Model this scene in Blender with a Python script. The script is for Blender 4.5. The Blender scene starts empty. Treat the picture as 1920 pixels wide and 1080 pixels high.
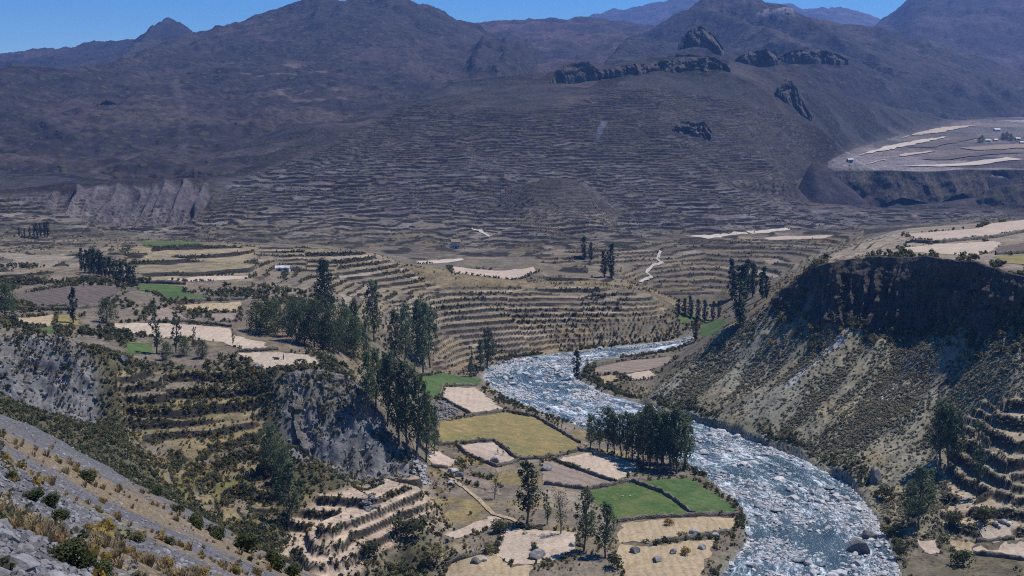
import bpy, bmesh, math, random, time
import numpy as np
from mathutils import Vector, Matrix
from mathutils.geometry import delaunay_2d_cdt
T0 = time.time()
random.seed(7)
RNG = np.random.default_rng(11)
S = bpy.context.scene
COL = S.collection

# ---------------------------------------------------------------- camera
FPX = 2318.0                       # focal length in pixels of the 1920 wide photograph
CAMZ = 100.0                       # metres above the river
PITCH = math.atan(320.0 / FPX)
cam = bpy.data.cameras.new('camera')
cam.sensor_width = 36.0
cam.lens = 36.0 * FPX / 1920.0
cam.clip_start = 0.5
cam.clip_end = 60000.0
camo = bpy.data.objects.new('camera', cam)
COL.objects.link(camo)
camo.location = (0, 0, CAMZ)
camo.rotation_euler = (math.pi / 2 - PITCH, 0, 0)
S.camera = camo

# ---------------------------------------------------------------- world, sun, exposure
SUN_EL = math.radians(64)
SUN_AZ = math.radians(70)          # clockwise from +Y (the viewing direction), the sun stands behind the scene to the right
w = bpy.data.worlds.new('World')
S.world = w
w.use_nodes = True
nt = w.node_tree
bg = nt.nodes['Background']
sky = nt.nodes.new('ShaderNodeTexSky')
sky.sky_type = 'NISHITA'
sky.sun_disc = False
sky.sun_elevation = SUN_EL
sky.sun_rotation = SUN_AZ
sky.altitude = 3600
sky.air_density = 1.15
sky.dust_density = 0.15
sky.ozone_density = 4.0
hs = nt.nodes.new('ShaderNodeHueSaturation')          # the colour film's deep blue
hs.inputs['Saturation'].default_value = 1.42
nt.links.new(sky.outputs[0], hs.inputs['Color'])
nt.links.new(hs.outputs[0], bg.inputs[0])
bg.inputs[1].default_value = 0.12
sun = bpy.data.lights.new('sun', 'SUN')
sun.energy = 5.0
sun.angle = math.radians(0.53)
sun.color = (1.0, 0.955, 0.89)
suno = bpy.data.objects.new('sun', sun)
COL.objects.link(suno)
SUN_DIR = Vector((math.sin(SUN_AZ) * math.cos(SUN_EL), math.cos(SUN_AZ) * math.cos(SUN_EL), math.sin(SUN_EL)))
suno.rotation_euler = SUN_DIR.to_track_quat('Z', 'Y').to_euler()
suno.location = (200, 200, 600)
S.view_settings.view_transform = 'Standard'
S.view_settings.look = 'None'
S.view_settings.exposure = 0.18
S.view_settings.gamma = 1.0
S.cycles.max_bounces = 5
S.cycles.diffuse_bounces = 3
S.cycles.glossy_bounces = 2
S.cycles.volume_bounces = 0
S.cycles.transparent_max_bounces = 8
S.cycles.caustics_reflective = False
S.cycles.caustics_refractive = False
S.cycles.use_denoising = False         # the slide's own grain
S.cycles.pixel_filter_type = 'BLACKMAN_HARRIS'
S.cycles.filter_width = 1.1
S.cycles.use_adaptive_sampling = True
S.cycles.adaptive_threshold = 0.015

# ---------------------------------------------------------------- helpers
CP, SP = math.cos(PITCH), math.sin(PITCH)


def at(u, v, D=None, z=None):
    """the point of the place seen at photograph pixel (u, v), D metres away along +Y or at height z"""
    dx, dy = (u - 960) / FPX, (540 - v) / FPX
    X, Y, Z = dx, CP + dy * SP, -SP + dy * CP
    s = D / Y if D is not None else (z - CAMZ) / Z
    return (X * s, Y * s, CAMZ + Z * s)


def project(x, y, z):
    fy = y * CP - (z - CAMZ) * SP
    up = y * SP + (z - CAMZ) * CP
    return 960 + FPX * x / fy, 540 - FPX * up / fy


def hash2(ix, iy, seed):
    h = (ix.astype(np.int64) * 374761393 + iy.astype(np.int64) * 668265263 + seed * 1442695041) & 0xFFFFFFFF
    h = ((h ^ (h >> 13)) * 1274126177) & 0xFFFFFFFF
    h = ((h ^ (h >> 16)) * 2246822519) & 0xFFFFFFFF
    return ((h ^ (h >> 15)) & 0xFFFFFF) / float(0xFFFFFF)


NTAB = [np.random.default_rng(900 + i).random((256, 256)).astype(np.float32) for i in range(8)]


def vnoise(x, y, seed=0):
    x = np.asarray(x, np.float32) + np.float32(seed * 7.31 % 97)
    y = np.asarray(y, np.float32) + np.float32(seed * 3.77 % 89)
    ix, iy = np.floor(x), np.floor(y)
    fx, fy = x - ix, y - iy
    fx = fx * fx * (3 - 2 * fx)
    fy = fy * fy * (3 - 2 * fy)
    i0, j0 = ix.astype(np.int32) & 255, iy.astype(np.int32) & 255
    i1, j1 = (i0 + 1) & 255, (j0 + 1) & 255
    t = NTAB[seed % 8].ravel()
    i0 <<= 8
    i1 <<= 8
    a, b, c, d = t[i0 + j0], t[i1 + j0], t[i0 + j1], t[i1 + j1]
    a += (b - a) * fx
    c += (d - c) * fx
    return a + (c - a) * fy


def fbm(x, y, scale, octaves=4, seed=0, gain=0.5):
    """fractal noise, about -1..1"""
    r, amp, tot = 0, 1.0, 0
    c, s = math.cos(0.6), math.sin(0.6)
    px, py = x / scale, y / scale
    for o in range(octaves):
        r = r + amp * (vnoise(px, py, seed + o * 17) * 2 - 1)
        tot += amp
        amp *= gain
        px, py = (px * c - py * s) * 2.03 + 3.7, (px * s + py * c) * 2.03 + 1.3
    return r / tot * 1.6


def ridged(x, y, scale, octaves=4, seed=0):
    r, amp, tot = 0, 1.0, 0
    px, py = x / scale, y / scale
    for o in range(octaves):
        n = 1 - np.abs(vnoise(px, py, seed + o * 13) * 2 - 1)
        r = r + amp * n * n
        tot += amp
        amp *= 0.5
        px, py = px * 2.1 + 5.1, py * 2.1 + 2.7
    return r / tot


def sstep(e0, e1, x):
    t = np.clip((x - e0) / (e1 - e0), 0, 1)
    return t * t * (3 - 2 * t)


def in_poly(px, py, poly):
    inside = np.zeros(np.shape(px), bool)
    n = len(poly)
    j = n - 1
    for i in range(n):
        xi, yi = poly[i][0], poly[i][1]
        xj, yj = poly[j][0], poly[j][1]
        if yi != yj:
            c = ((yi > py) != (yj > py)) & (px < (xj - xi) * (py - yi) / (yj - yi) + xi)
            inside ^= c
        j = i
    return inside


def blur(a, r, axis):
    if r < 0.3:
        return a
    k = int(math.ceil(r * 2.5))
    w_ = np.exp(-0.5 * (np.arange(-k, k + 1) / r) ** 2)
    w_ /= w_.sum()
    pad = [(0, 0), (0, 0)]
    pad[axis] = (k, k)
    p = np.pad(a, pad, mode='edge')
    out = np.zeros_like(a)
    n = a.shape[axis]
    for i, q in enumerate(w_):
        out += q * (p[i:i + n, :] if axis == 0 else p[:, i:i + n])
    return out


def soft(mask, r):
    m = mask.astype(float)
    return blur(blur(m, r, 0), r, 1)


def tin_grid(lines, a_axis, L_axis, fill=True):
    """height field over (x/y, ln y) from break lines of world points: a constrained Delaunay TIN, read out on the grid"""
    pts, zs, edges = [], [], []
    for ln, con in lines:
        base = len(pts)
        for (x, y, z) in ln:
            pts.append((x / y, math.log(y)))
            zs.append(z)
        if con:
            edges += [(base + i, base + i + 1) for i in range(len(ln) - 1)]
    vo, _e, fo, ov, _oe, _of = delaunay_2d_cdt([Vector(p) for p in pts], edges, [], 0, 1e-7)
    V = np.array([(p[0], p[1]) for p in vo])
    Z = np.full(len(vo), np.nan)
    for i, src in enumerate(ov):
        if src:
            Z[i] = np.mean([zs[k] for k in src])
    P0 = np.array(pts); Z0 = np.array(zs)
    for i in np.where(np.isnan(Z))[0]:            # crossings of break lines
        d = np.hypot(P0[:, 0] - V[i, 0], P0[:, 1] - V[i, 1])
        k = np.argsort(d)[:3]
        Z[i] = np.average(Z0[k], weights=1 / (d[k] + 1e-4))
    G = np.full((len(L_axis), len(a_axis)), np.nan)
    for f in fo:
        for t in range(1, len(f) - 1):
            i, j, k = f[0], f[t], f[t + 1]
            (x0, y0), (x1, y1), (x2, y2) = V[i], V[j], V[k]
            c0, c1 = np.searchsorted(a_axis, [min(x0, x1, x2) - 1e-9, max(x0, x1, x2) + 1e-9])
            r0, r1 = np.searchsorted(L_axis, [min(y0, y1, y2) - 1e-9, max(y0, y1, y2) + 1e-9])
            if c1 <= c0 or r1 <= r0:
                continue
            den = (y1 - y2) * (x0 - x2) + (x2 - x1) * (y0 - y2)
            if abs(den) < 1e-14:
                continue
            A = a_axis[None, c0:c1]
            B = L_axis[r0:r1, None]
            l0 = ((y1 - y2) * (A - x2) + (x2 - x1) * (B - y2)) / den
            l1 = ((y2 - y0) * (A - x2) + (x0 - x2) * (B - y2)) / den
            l2 = 1 - l0 - l1
            m = (l0 >= -1e-7) & (l1 >= -1e-7) & (l2 >= -1e-7)
            sub = G[r0:r1, c0:c1]
            sub[m] = (l0 * Z[i] + l1 * Z[j] + l2 * Z[k])[m]
    if not fill:
        return G
    for r in range(G.shape[0]):                    # the hull's notches: carry the nearest value of the row
        row = G[r]
        ok = ~np.isnan(row)
        if ok.any() and not ok.all():
            row[~ok] = np.interp(a_axis[~ok], a_axis[ok], row[ok])
    bad = np.isnan(G).all(1)
    if bad.any():
        good = np.where(~bad)[0]
        for r in np.where(bad)[0]:
            G[r] = G[good[np.argmin(abs(good - r))]]
    return G


def axis_from(knots):
    """knots: [(start, end, n), ...] -> concatenated samples"""
    out = []
    for s, e, n in knots:
        out.append(np.linspace(s, e, n, endpoint=False))
    out.append([knots[-1][1]])
    return np.concatenate(out)


# ---------------------------------------------------------------- materials
MATS = {}


class NB:
    """small node builder"""
    def __init__(self, name):
        self.m = bpy.data.materials.new(name)
        self.m.use_nodes = True
        self.t = self.m.node_tree
        self.b = self.t.nodes['Principled BSDF']
        self.out = self.t.nodes['Material Output']
        self.b.inputs['Specular IOR Level'].default_value = 0.25
        MATS[name] = self.m

    def n(self, typ, **kw):
        x = self.t.nodes.new('ShaderNode' + typ)
        for k, v in kw.items():
            setattr(x, k, v)
        return x

    def l(self, a, b):
        self.t.links.new(a, b)

    def noise(self, scale, detail=4, rough=0.6, vec=None, dist=0.0):
        x = self.n('TexNoise')
        x.inputs['Scale'].default_value = scale
        x.inputs['Detail'].default_value = detail
        x.inputs['Roughness'].default_value = rough
        x.inputs['Distortion'].default_value = dist
        if vec is not None:
            self.l(vec, x.inputs['Vector'])
        return x.outputs['Fac']

    def ramp(self, fac, stops, mode='LINEAR'):
        x = self.n('ValToRGB')
        cr = x.color_ramp
        cr.interpolation = mode
        while len(cr.elements) < len(stops):
            cr.elements.new(0.5)
        for e, (p, c) in zip(cr.elements, stops):
            e.position = p
            e.color = (*c, 1) if len(c) == 3 else c
        self.l(fac, x.inputs[0])
        return x.outputs[0]

    def mix(self, fac, a, b, mode='MIX'):
        x = self.n('Mix', data_type='RGBA', blend_type=mode)
        for s, val in ((0, fac), (6, a), (7, b)):
            if isinstance(val, bpy.types.NodeSocket):
                self.l(val, x.inputs[s])
            elif s == 0:
                x.inputs[0].default_value = val
            else:
                x.inputs[s].default_value = (*val, 1)
        return x.outputs[2]

    def math(self, op, a, b=0.5):
        x = self.n('Math', operation=op)
        for s, val in ((0, a), (1, b)):
            if isinstance(val, bpy.types.NodeSocket):
                self.l(val, x.inputs[s])
            else:
                x.inputs[s].default_value = val
        return x.outputs[0]

    def attr(self, name):
        x = self.n('Attribute')
        x.attribute_name = name
        return x

    def coord(self):
        return self.n('TexCoord').outputs['Object']

    def pos(self):
        return self.n('NewGeometry').outputs['Position']

    def bump(self, h, strength, dist):
        x = self.n('Bump')
        x.inputs['Strength'].default_value = strength
        x.inputs['Distance'].default_value = dist
        self.l(h, x.inputs['Height'])
        self.l(x.outputs[0], self.b.inputs['Normal'])

    def base(self, c):
        if isinstance(c, bpy.types.NodeSocket):
            self.l(c, self.b.inputs['Base Color'])
        else:
            self.b.inputs['Base Color'].default_value = (*c, 1)

    def rough(self, r):
        self.b.inputs['Roughness'].default_value = r


def terrain_material(name, fine, coarse, speck_scale, bump_d, bump_s=0.6):
    """ground whose own colour comes from the 'albedo' attribute, broken up by grain, pebbles and dark low scrub ('speck')"""
    k = NB(name)
    p = k.pos()
    al = k.attr('albedo').outputs['Color']
    sp = k.attr('speck').outputs['Fac']
    n1 = k.noise(1 / fine, 5, 0.7, p)
    n2 = k.noise(1 / coarse, 4, 0.6, p)
    g1 = k.ramp(n1, [(0.28, (0.55, 0.55, 0.56)), (0.5, (1, 1, 1)), (0.74, (1.45, 1.42, 1.38))])
    g2 = k.ramp(n2, [(0.3, (0.72, 0.73, 0.76)), (0.5, (1, 1, 1)), (0.7, (1.22, 1.2, 1.16))])
    c = k.mix(1.0, al, g1, 'MULTIPLY')
    c = k.mix(1.0, c, g2, 'MULTIPLY')
    vo = k.n('TexVoronoi')
    vo.inputs['Scale'].default_value = 1 / speck_scale
    vo.inputs['Randomness'].default_value = 1.0
    k.l(p, vo.inputs['Vector'])
    r = k.noise(0.35 / speck_scale, 3, 0.6, p)
    thr = k.math('MULTIPLY', k.math('MULTIPLY', sp, r), 1.05)
    d = k.n('MapRange', interpolation_type='SMOOTHSTEP')
    k.l(vo.outputs['Distance'], d.inputs['Value'])
    k.l(thr, d.inputs['From Max'])
    k.l(k.math('MULTIPLY', thr, 0.45), d.inputs['From Min'])
    d.inputs['To Min'].default_value = 1.0
    d.inputs['To Max'].default_value = 0.0
    shrub = k.mix(vo.outputs['Color'], (0.030, 0.036, 0.020), (0.062, 0.060, 0.034))
    c = k.mix(d.outputs[0], c, shrub)
    k.base(c)
    k.rough(0.95)
    k.b.inputs['Specular IOR Level'].default_value = 0.1
    h = k.math('ADD', k.math('MULTIPLY', n1, 1.0), k.math('MULTIPLY', d.outputs[0], 0.5))
    k.bump(h, bump_s, bump_d)
    return k.m


terrain_material('ground_near', 0.9, 7.0, 1.6, 0.35)
terrain_material('ground_far', 3.0, 26.0, 5.0, 1.6)
terrain_material('ground_mountain', 9.0, 90.0, 14.0, 6.0)


def tag(o, label=None, cat=None, group=None, kind=None):
    if label: o['label'] = label
    if cat: o['category'] = cat
    if group: o['group'] = group
    if kind: o['kind'] = kind
    return o


def mesh_obj(name, verts, faces, mat=None, parent=None, smooth=False):
    me = bpy.data.meshes.new(name)
    verts = np.asarray(verts, np.float32)
    if isinstance(faces, np.ndarray):
        n, k = faces.shape
        me.vertices.add(len(verts))
        me.vertices.foreach_set('co', verts.ravel())
        me.loops.add(n * k)
        me.loops.foreach_set('vertex_index', faces.astype(np.int32).ravel())
        me.polygons.add(n)
        me.polygons.foreach_set('loop_start', np.arange(0, n * k, k, dtype=np.int32))
        me.update(calc_edges=True)
    else:
        me.from_pydata([tuple(map(float, v)) for v in verts], [], [tuple(map(int, f)) for f in faces])
        me.update()
    if smooth:
        me.polygons.foreach_set('use_smooth', np.ones(len(me.polygons), bool))
    if mat:
        me.materials.append(MATS[mat])
    o = bpy.data.objects.new(name, me)
    COL.objects.link(o)
    if parent is not None:
        o.parent = parent
    return o


def grid_faces(R, C, keep=None):
    i = np.arange(R * C).reshape(R, C)
    f = np.stack([i[:-1, :-1], i[:-1, 1:], i[1:, 1:], i[1:, :-1]], -1).reshape(-1, 4)
    return f if keep is None else f[keep.ravel()]


def terrain_obj(name, X, Y, Z, albedo, speck, mat, keep=None, smooth=True):
    """a structure sheet from a grid; keep is a boolean per face"""
    R, C = X.shape
    f = grid_faces(R, C, keep)
    used = np.unique(f)
    remap = np.full(R * C, -1, np.int64)
    remap[used] = np.arange(len(used))
    v = np.stack([X, Y, Z], -1).reshape(-1, 3)[used]
    o = mesh_obj(name, v, remap[f], mat, smooth=smooth)
    a = o.data.attributes.new('albedo', 'FLOAT_COLOR', 'POINT')
    rgba = np.ones((len(used), 4), np.float32)
    rgba[:, :3] = np.clip(albedo.reshape(-1, 3)[used], 0, 1)
    a.data.foreach_set('color', rgba.ravel())
    s = o.data.attributes.new('speck', 'FLOAT', 'POINT')
    s.data.foreach_set('value', speck.ravel()[used].astype(np.float32))
    o['kind'] = 'structure'
    return o

# ================================================================ THE LAND
W = lambda *p: tuple(p)


def PL(con, *pts):
    """a break line: photograph pixel + distance (u, v, D) or + ('z', height)"""
    out = []
    for p in pts:
        if len(p) == 4:
            out.append(at(p[0], p[1], z=p[3]))
        else:
            out.append(at(*p))
    return (out, con)


def Zp(u, v, z):
    return (u, v, 'z', z)


RIVER_LEFT = [(1340, 1300), (1345, 1160), (1350, 1080), (1398, 1020), (1395, 965), (1335, 905), (1285, 872), (1190, 838), (1100, 806), (1010, 776),
              (945, 748), (903, 712), (915, 688), (965, 673), (1060, 662), (1160, 650), (1265, 640), (1300, 630)]
RIVER_RIGHT = [(1740, 1300), (1710, 1160), (1690, 1080), (1672, 1030), (1645, 972), (1598, 912), (1500, 858), (1400, 822), (1290, 786), (1200, 757),
               (1130, 737), (1084, 712), (1092, 690), (1120, 676), (1200, 668), (1272, 655), (1310, 640)]

TIN = [
    # near edge, under the scree slope and below the frame
    ([W(-34, 56, 80), W(-26, 56, 76), W(-16, 56, 70), W(-8, 56, 64), W(0, 56, 58), W(20, 56, 46), W(36, 56, 40)], False),
    ([W(-48, 90, 62), W(-34, 90, 56), W(-20, 90, 50), W(-8, 90, 44), W(10, 90, 36), W(30, 90, 25), W(52, 90, 15)], False),
    ([W(-84, 150, 46), W(-60, 150, 41), W(-40, 150, 33), W(-20, 150, 24), W(0, 150, 15), W(24, 150, 6), W(42, 150, 1.2), W(88, 150, 2)], False),
    ([W(-110, 200, 44), W(-80, 200, 40), W(-56, 200, 32), W(-36, 200, 23), W(-16, 200, 12), W(10, 200, 5), W(34, 200, 2), W(110, 200, 4)], False),
    PL(False, (-150, 800, 236), (0, 800, 236), (200, 880, 238), (330, 960, 240), (450, 1040, 246), (560, 1090, 250), (700, 1120, 250), (850, 1120, 255), (1100, 1130, 252)),
    PL(False, (-150, 745, 270), (0, 745, 272), (180, 805, 274), (330, 885, 280), (430, 932, 282), (560, 1000, 272), (640, 1046, 266), (740, 1075, 265)),
    # foot of the ravine walls: left crag, terraces, grey bluff
    PL(True, (-100, 710, 310), (40, 785, 312), (110, 800, 316), (180, 795, 318), (230, 800, 312), (300, 812, 310), (400, 822, 310), (480, 815, 316), (520, 835, 322), (570, 872, 322), (640, 893, 321),
       (720, 885, 322), (765, 868, 324), (800, 902, 325)),
    PL(False, (300, 750, 326), (400, 752, 327), (470, 750, 330)),
    # steps of the lower terraces
    PL(True, Zp(611, 971, 12), Zp(700, 936, 12), Zp(778, 904, 12)),
    PL(True, Zp(635, 984, 9.8), Zp(720, 952, 9.8), Zp(796, 924, 9.8)),
    PL(True, Zp(655, 1000, 7.6), Zp(725, 968, 7.6), Zp(806, 934, 7.6)),
    PL(True, Zp(682, 1026, 5.4), Zp(762, 980, 5.4), Zp(818, 952, 5.4)),
    # rim
    PL(True, (-120, 612, 345), (0, 627, 340), (50, 638, 332), (130, 642, 334), (180, 662, 336), (250, 682, 340), (350, 691, 344), (480, 692, 342), (505, 702, 335), (560, 694, 334), (600, 692, 335),
       (650, 703, 337), (690, 742, 338), (722, 792, 336), (765, 845, 333), (800, 880, 330)),
    # left bench
    PL(False, (-150, 590, 380), (0, 600, 375), (100, 610, 375), (250, 640, 372), (400, 650, 370), (520, 655, 368), (590, 662, 362), (640, 682, 358)),
    PL(False, (-150, 560, 440), (0, 560, 440), (200, 560, 440), (350, 570, 440), (480, 590, 430), (600, 612, 420), (660, 642, 410), (720, 672, 420)),
    PL(False, (-150, 510, 520), (0, 510, 520), (200, 515, 520), (300, 522, 512), (480, 527, 512), (560, 545, 490), (640, 572, 478), (720, 605, 478), (790, 650, 485)),
    PL(False, (250, 462, 600), (450, 460, 610), (600, 465, 606), (690, 471, 600), (760, 500, 585)),
    PL(False, (-150, 470, 610), (0, 470, 610), (150, 475, 606)),
    PL(False, (600, 522, 545), (700, 560, 520), (760, 560, 530)),
    # valley floor
    PL(True, (830, 1100, 258), (830, 1000, 285), (820, 940, 305), (803, 900, 326), (816, 850, 350), (813, 790, 380), (800, 740, 420), (782, 702, 458), (762, 690, 470)),
    PL(False, Zp(900, 1080, 3.0), Zp(1100, 1080, 2.8), Zp(1250, 1080, 2.4)),
    PL(False, Zp(1000, 950, 2.6), Zp(1000, 860, 3.2), Zp(900, 800, 3.6), Zp(850, 730, 3.2), Zp(1080, 842, 2.8), Zp(1300, 960, 2.2), Zp(1180, 900, 2.6)),
    # banks and bed of the river
    PL(True, *[Zp(u, v, 0.7) for u, v in RIVER_LEFT]),
    PL(True, *[Zp(u, v, 0.7) for u, v in RIVER_RIGHT]),
    PL(False, *[Zp((a[0] + b[0]) / 2, (a[1] + b[1]) / 2, -1.0) for a, b in zip(RIVER_LEFT[:16], RIVER_RIGHT[:16])]),
    # low bench inside the bend
    PL(False, Zp(1110, 700, 2.4), Zp(1150, 683, 3.0), Zp(1215, 678, 3.4), Zp(1262, 672, 4.0), Zp(1225, 705, 3.6), Zp(1160, 725, 2.0)),
    # terraced slope beyond the river
    PL(True, (815, 692, 482), (860, 690, 488), (905, 683, 498), (960, 668, 513), (1060, 656, 528), (1160, 644, 541), (1262, 634, 553)),
    PL(False, (840, 620, 520), (1000, 605, 540), (1150, 600, 545), (1230, 600, 550)),
    PL(True, (800, 545, 560), (830, 542, 566), (1000, 541, 572), (1120, 538, 574), (1220, 555, 566), (1255, 582, 560)),
    PL(False, (780, 492, 660), (900, 490, 665), (1000, 492, 660), (1100, 500, 622), (1190, 528, 600)),
    # upstream: green meadow, shadowed bank, terraces
    PL(False, (1310, 622, 540), (1370, 602, 545), (1345, 590, 600), (1350, 577, 635)),
    PL(True, (1245, 582, 626), (1300, 580, 628), (1342, 578, 630)),
    PL(True, (1238, 549, 636), (1300, 548, 638), (1336, 547, 640)),
    PL(False, (1220, 500, 680), (1350, 500, 690), (1450, 520, 645), (1480, 540, 560)),
    PL(False, (1420, 600, 520), (1450, 570, 520)),
    # foot of the far slopes
    PL(False, (-150, 455, 700), (0, 450, 700), (200, 446, 715), (400, 450, 720), (600, 455, 720), (800, 462, 735), (900, 470, 720), (950, 466, 745), (1100, 470, 700), (1200, 460, 720), (1280, 450, 760)),
    PL(False, (1290, 432, 800), (1450, 432, 800), (1600, 428, 800), (1600, 441, 755)),
    PL(False, (1150, 440, 780), (1050, 445, 770)),
    # gullied earth cliff on the far left
    PL(True, (-150, 395, 790), (0, 395, 790), (120, 400, 800), (180, 418, 800), (300, 424, 800), (370, 412, 805), (400, 385, 820)),
    PL(True, (-150, 362, 850), (0, 362, 845), (120, 356, 836), (180, 349, 832), (300, 341, 836), (375, 335, 845), (430, 352, 850)),
    PL(False, (-150, 350, 900), (50, 345, 900), (250, 335, 930), (450, 325, 950)),
    # the great terraced hill
    PL(False, (500, 400, 805), (650, 400, 820), (800, 400, 830), (950, 412, 830), (1000, 385, 836), (1050, 372, 840), (1100, 376, 842), (1150, 405, 842), (1300, 400, 860), (1500, 402, 880)),
    PL(False, (520, 330, 930), (700, 330, 930), (900, 330, 940), (1100, 330, 950), (1300, 330, 980), (1480, 335, 1020)),
    PL(False, (620, 282, 1030), (750, 252, 1080), (900, 240, 1100), (1050, 245, 1100), (1200, 250, 1120), (1400, 260, 1150), (1520, 292, 1150)),
    PL(False, (780, 195, 1230), (900, 178, 1270), (1050, 178, 1260), (1200, 175, 1290), (1400, 195, 1310), (1530, 230, 1300)),
    PL(True, (760, 190, 1320), (850, 157, 1400), (960, 145, 1410), (1040, 138, 1400), (1110, 120, 1405), (1250, 112, 1425), (1340, 106, 1440), (1450, 128, 1470), (1560, 165, 1600), (1700, 200, 1900), (1800, 216, 2080),
       (1960, 216, 2150), (2150, 210, 2180)),
    # its back
    ([W(-1200, 2300, 70), W(-700, 2300, 85), W(-100, 1900, 110), W(100, 1900, 120), W(300, 2100, 110), W(600, 2300, 80), W(1250, 2300, 70)], False),
    ([W(-700, 1300, 60), W(-420, 1300, 62), W(-200, 1350, 80)], False),
    ([W(-560, 1040, 54), W(-300, 1040, 56)], False),
    # plateau on the far right and its cliffs
    PL(True, (1480, 372, 1130), (1550, 394, 1218), (1640, 384, 1224), (1750, 378, 1224), (1830, 372, 1222), (1930, 366, 1220), (2150, 366, 1218)),
    PL(True, (1490, 381, 1010), (1545, 397, 1100), (1640, 395, 1110), (1750, 391, 1100), (1815, 389, 1100)),
    PL(True, (1835, 366, 1158), (1870, 347, 1150), (1930, 344, 1146), (2150, 341, 1142)),
    PL(True, (1835, 388, 1146), (1870, 391, 1138), (1930, 392, 1134), (2150, 392, 1130)),
    PL(True, (1490, 338, 1150), (1545, 318, 1235), (1640, 319, 1240), (1750, 319, 1240), (1830, 319, 1238), (1930, 317, 1236), (2150, 315, 1234)),
    PL(False, (1840, 312, 1270), (1920, 305, 1260), (2150, 305, 1260)),
    PL(False, (1560, 300, 1330), (1620, 276, 1460), (1680, 256, 1620), (1750, 238, 1780), (1830, 226, 1950), (1920, 220, 2050)),
    PL(False, (1700, 280, 1450), (1850, 265, 1550), (1920, 245, 1750), (2150, 240, 1800)),
    PL(False, (1700, 405, 920), (1900, 400, 920), (2150, 400, 920)),
    # right bench
    PL(True, (1480, 540, 445), (1500, 518, 432), (1522, 502, 422), (1560, 492, 419), (1640, 479, 416), (1700, 481, 408), (1760, 484, 398), (1830, 492, 378), (1900, 512, 352), (1960, 520, 344), (2150, 530, 330)),
    PL(False, (1540, 484, 450), (1700, 462, 450), (1900, 474, 425), (2150, 474, 425)),
    PL(False, (1562, 472, 500), (1620, 452, 520), (1700, 432, 560), (1900, 416, 580), (2150, 416, 580)),
    PL(False, (1580, 460, 590), (1700, 428, 640), (1900, 414, 660), (2150, 414, 660)),
    # foot of the dark cliff and the slope below
    PL(True, (1462, 558, 442), (1500, 572, 424), (1560, 585, 412), (1640, 590, 408), (1720, 600, 401), (1765, 592, 392), (1830, 596, 370), (1900, 612, 345), (1960, 620, 336), (2150, 630, 323)),
    PL(True, (1440, 575, 442), (1380, 612, 446), (1330, 645, 448), (1285, 690, 445), (1210, 742, 438)),
    PL(False, (1540, 660, 404), (1660, 690, 384), (1780, 710, 360)),
    PL(False, (1420, 700, 412), (1550, 760, 377), (1650, 800, 352), (1750, 850, 328), (1780, 920, 308), (1705, 1000, 286)),
    PL(False, (1900, 700, 327), (1900, 760, 316), (1900, 850, 301), (1900, 930, 291), (1900, 1000, 281), (1900, 1090, 268), (2150, 1090, 268)),
    PL(False, (2150, 760, 316), (2150, 900, 300)),
    PL(False, (1800, 1010, 279), (1800, 1090, 266)),
]
A_AX = axis_from([(-0.56, -0.43, 40), (-0.43, 0.43, 640), (0.43, 0.56, 40)])
ln = math.log
L_AX = axis_from([(ln(56), ln(200), 40), (ln(200), ln(268), 60), (ln(268), ln(350), 220), (ln(350), ln(450), 150), (ln(450), ln(600), 230), (ln(600), ln(780), 150),
                  (ln(780), ln(1300), 520), (ln(1300), ln(1450), 60), (ln(1450), ln(2300), 60)])
Z = tin_grid(TIN, A_AX, L_AX)
YY = np.exp(L_AX)[:, None] * np.ones_like(A_AX)[None, :]
XX = YY * A_AX[None, :]
for it in range(2):
    Z = blur(blur(Z, 2.2, 0), 2.0, 1)
UU, VV = project(XX, YY, Z)


def zone(poly, r=3.0, D=None):
    m = in_poly(UU, VV, poly)
    if D:
        m &= (YY > D[0]) & (YY < D[1])
    return soft(m, r)


# ---- zones
Z_RAV = zone([(-300, 600), (180, 655), (500, 690), (640, 690), (760, 850), (800, 900), (840, 1000), (830, 1200), (-300, 1200)], 4, (200, 345))
Z_CRAG = zone([(-60, 640), (45, 632), (130, 640), (175, 680), (190, 800), (120, 815), (40, 790), (-60, 740)], 4, (290, 345))
Z_BLUFF = zone([(505, 715), (560, 700), (640, 700), (690, 745), (750, 850), (790, 890), (720, 905), (600, 905), (545, 850)], 4, (300, 345))
Z_BLUFF_SIDE = zone([(430, 700), (520, 700), (540, 860), (470, 830)], 5, (300, 345))
Z_T1 = zone([(215, 690), (470, 695), (500, 800), (520, 960), (420, 980), (330, 930), (240, 830)], 5, (255, 343))
Z_T2 = zone([(540, 975), (600, 925), (790, 890), (835, 930), (830, 960), (760, 1010), (690, 1060), (640, 1120), (500, 1110)], 3, (235, 330))
Z_T3 = zone([(220, 458), (480, 457), (485, 526), (300, 528), (240, 505)], 3, (500, 640))
Z_T4 = zone([(480, 460), (700, 466), (830, 540), (820, 690), (700, 650), (600, 590), (480, 530)], 3, (470, 640))
Z_T5 = zone([(812, 540), (1100, 536), (1225, 552), (1262, 590), (1262, 640), (1060, 660), (900, 690), (800, 700)], 3, (478, 580))
Z_T6 = zone([(1000, 470), (1290, 450), (1600, 450), (1570, 470), (1490, 545), (1240, 548), (1200, 530), (1030, 540)], 3, (590, 760))
Z_T7 = zone([(-300, 455), (-300, 365), (120, 365), (400, 390), (420, 340), (640, 260), (760, 190), (900, 170), (1240, 165), (1500, 225), (1560, 300), (1500, 330), (1480, 380), (1900, 385), (1900, 415), (1560, 430), (1250, 440), (950, 465), (500, 456)], 5, (690, 1330))
Z_T8 = zone([(1790, 745), (2150, 720), (2150, 1010), (1790, 1010), (1760, 960)], 4, (255, 330))
Z_T9 = zone([(1522, 497), (1570, 460), (1620, 438), (1740, 440), (1760, 470), (1640, 480)], 3, (410, 600))
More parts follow.
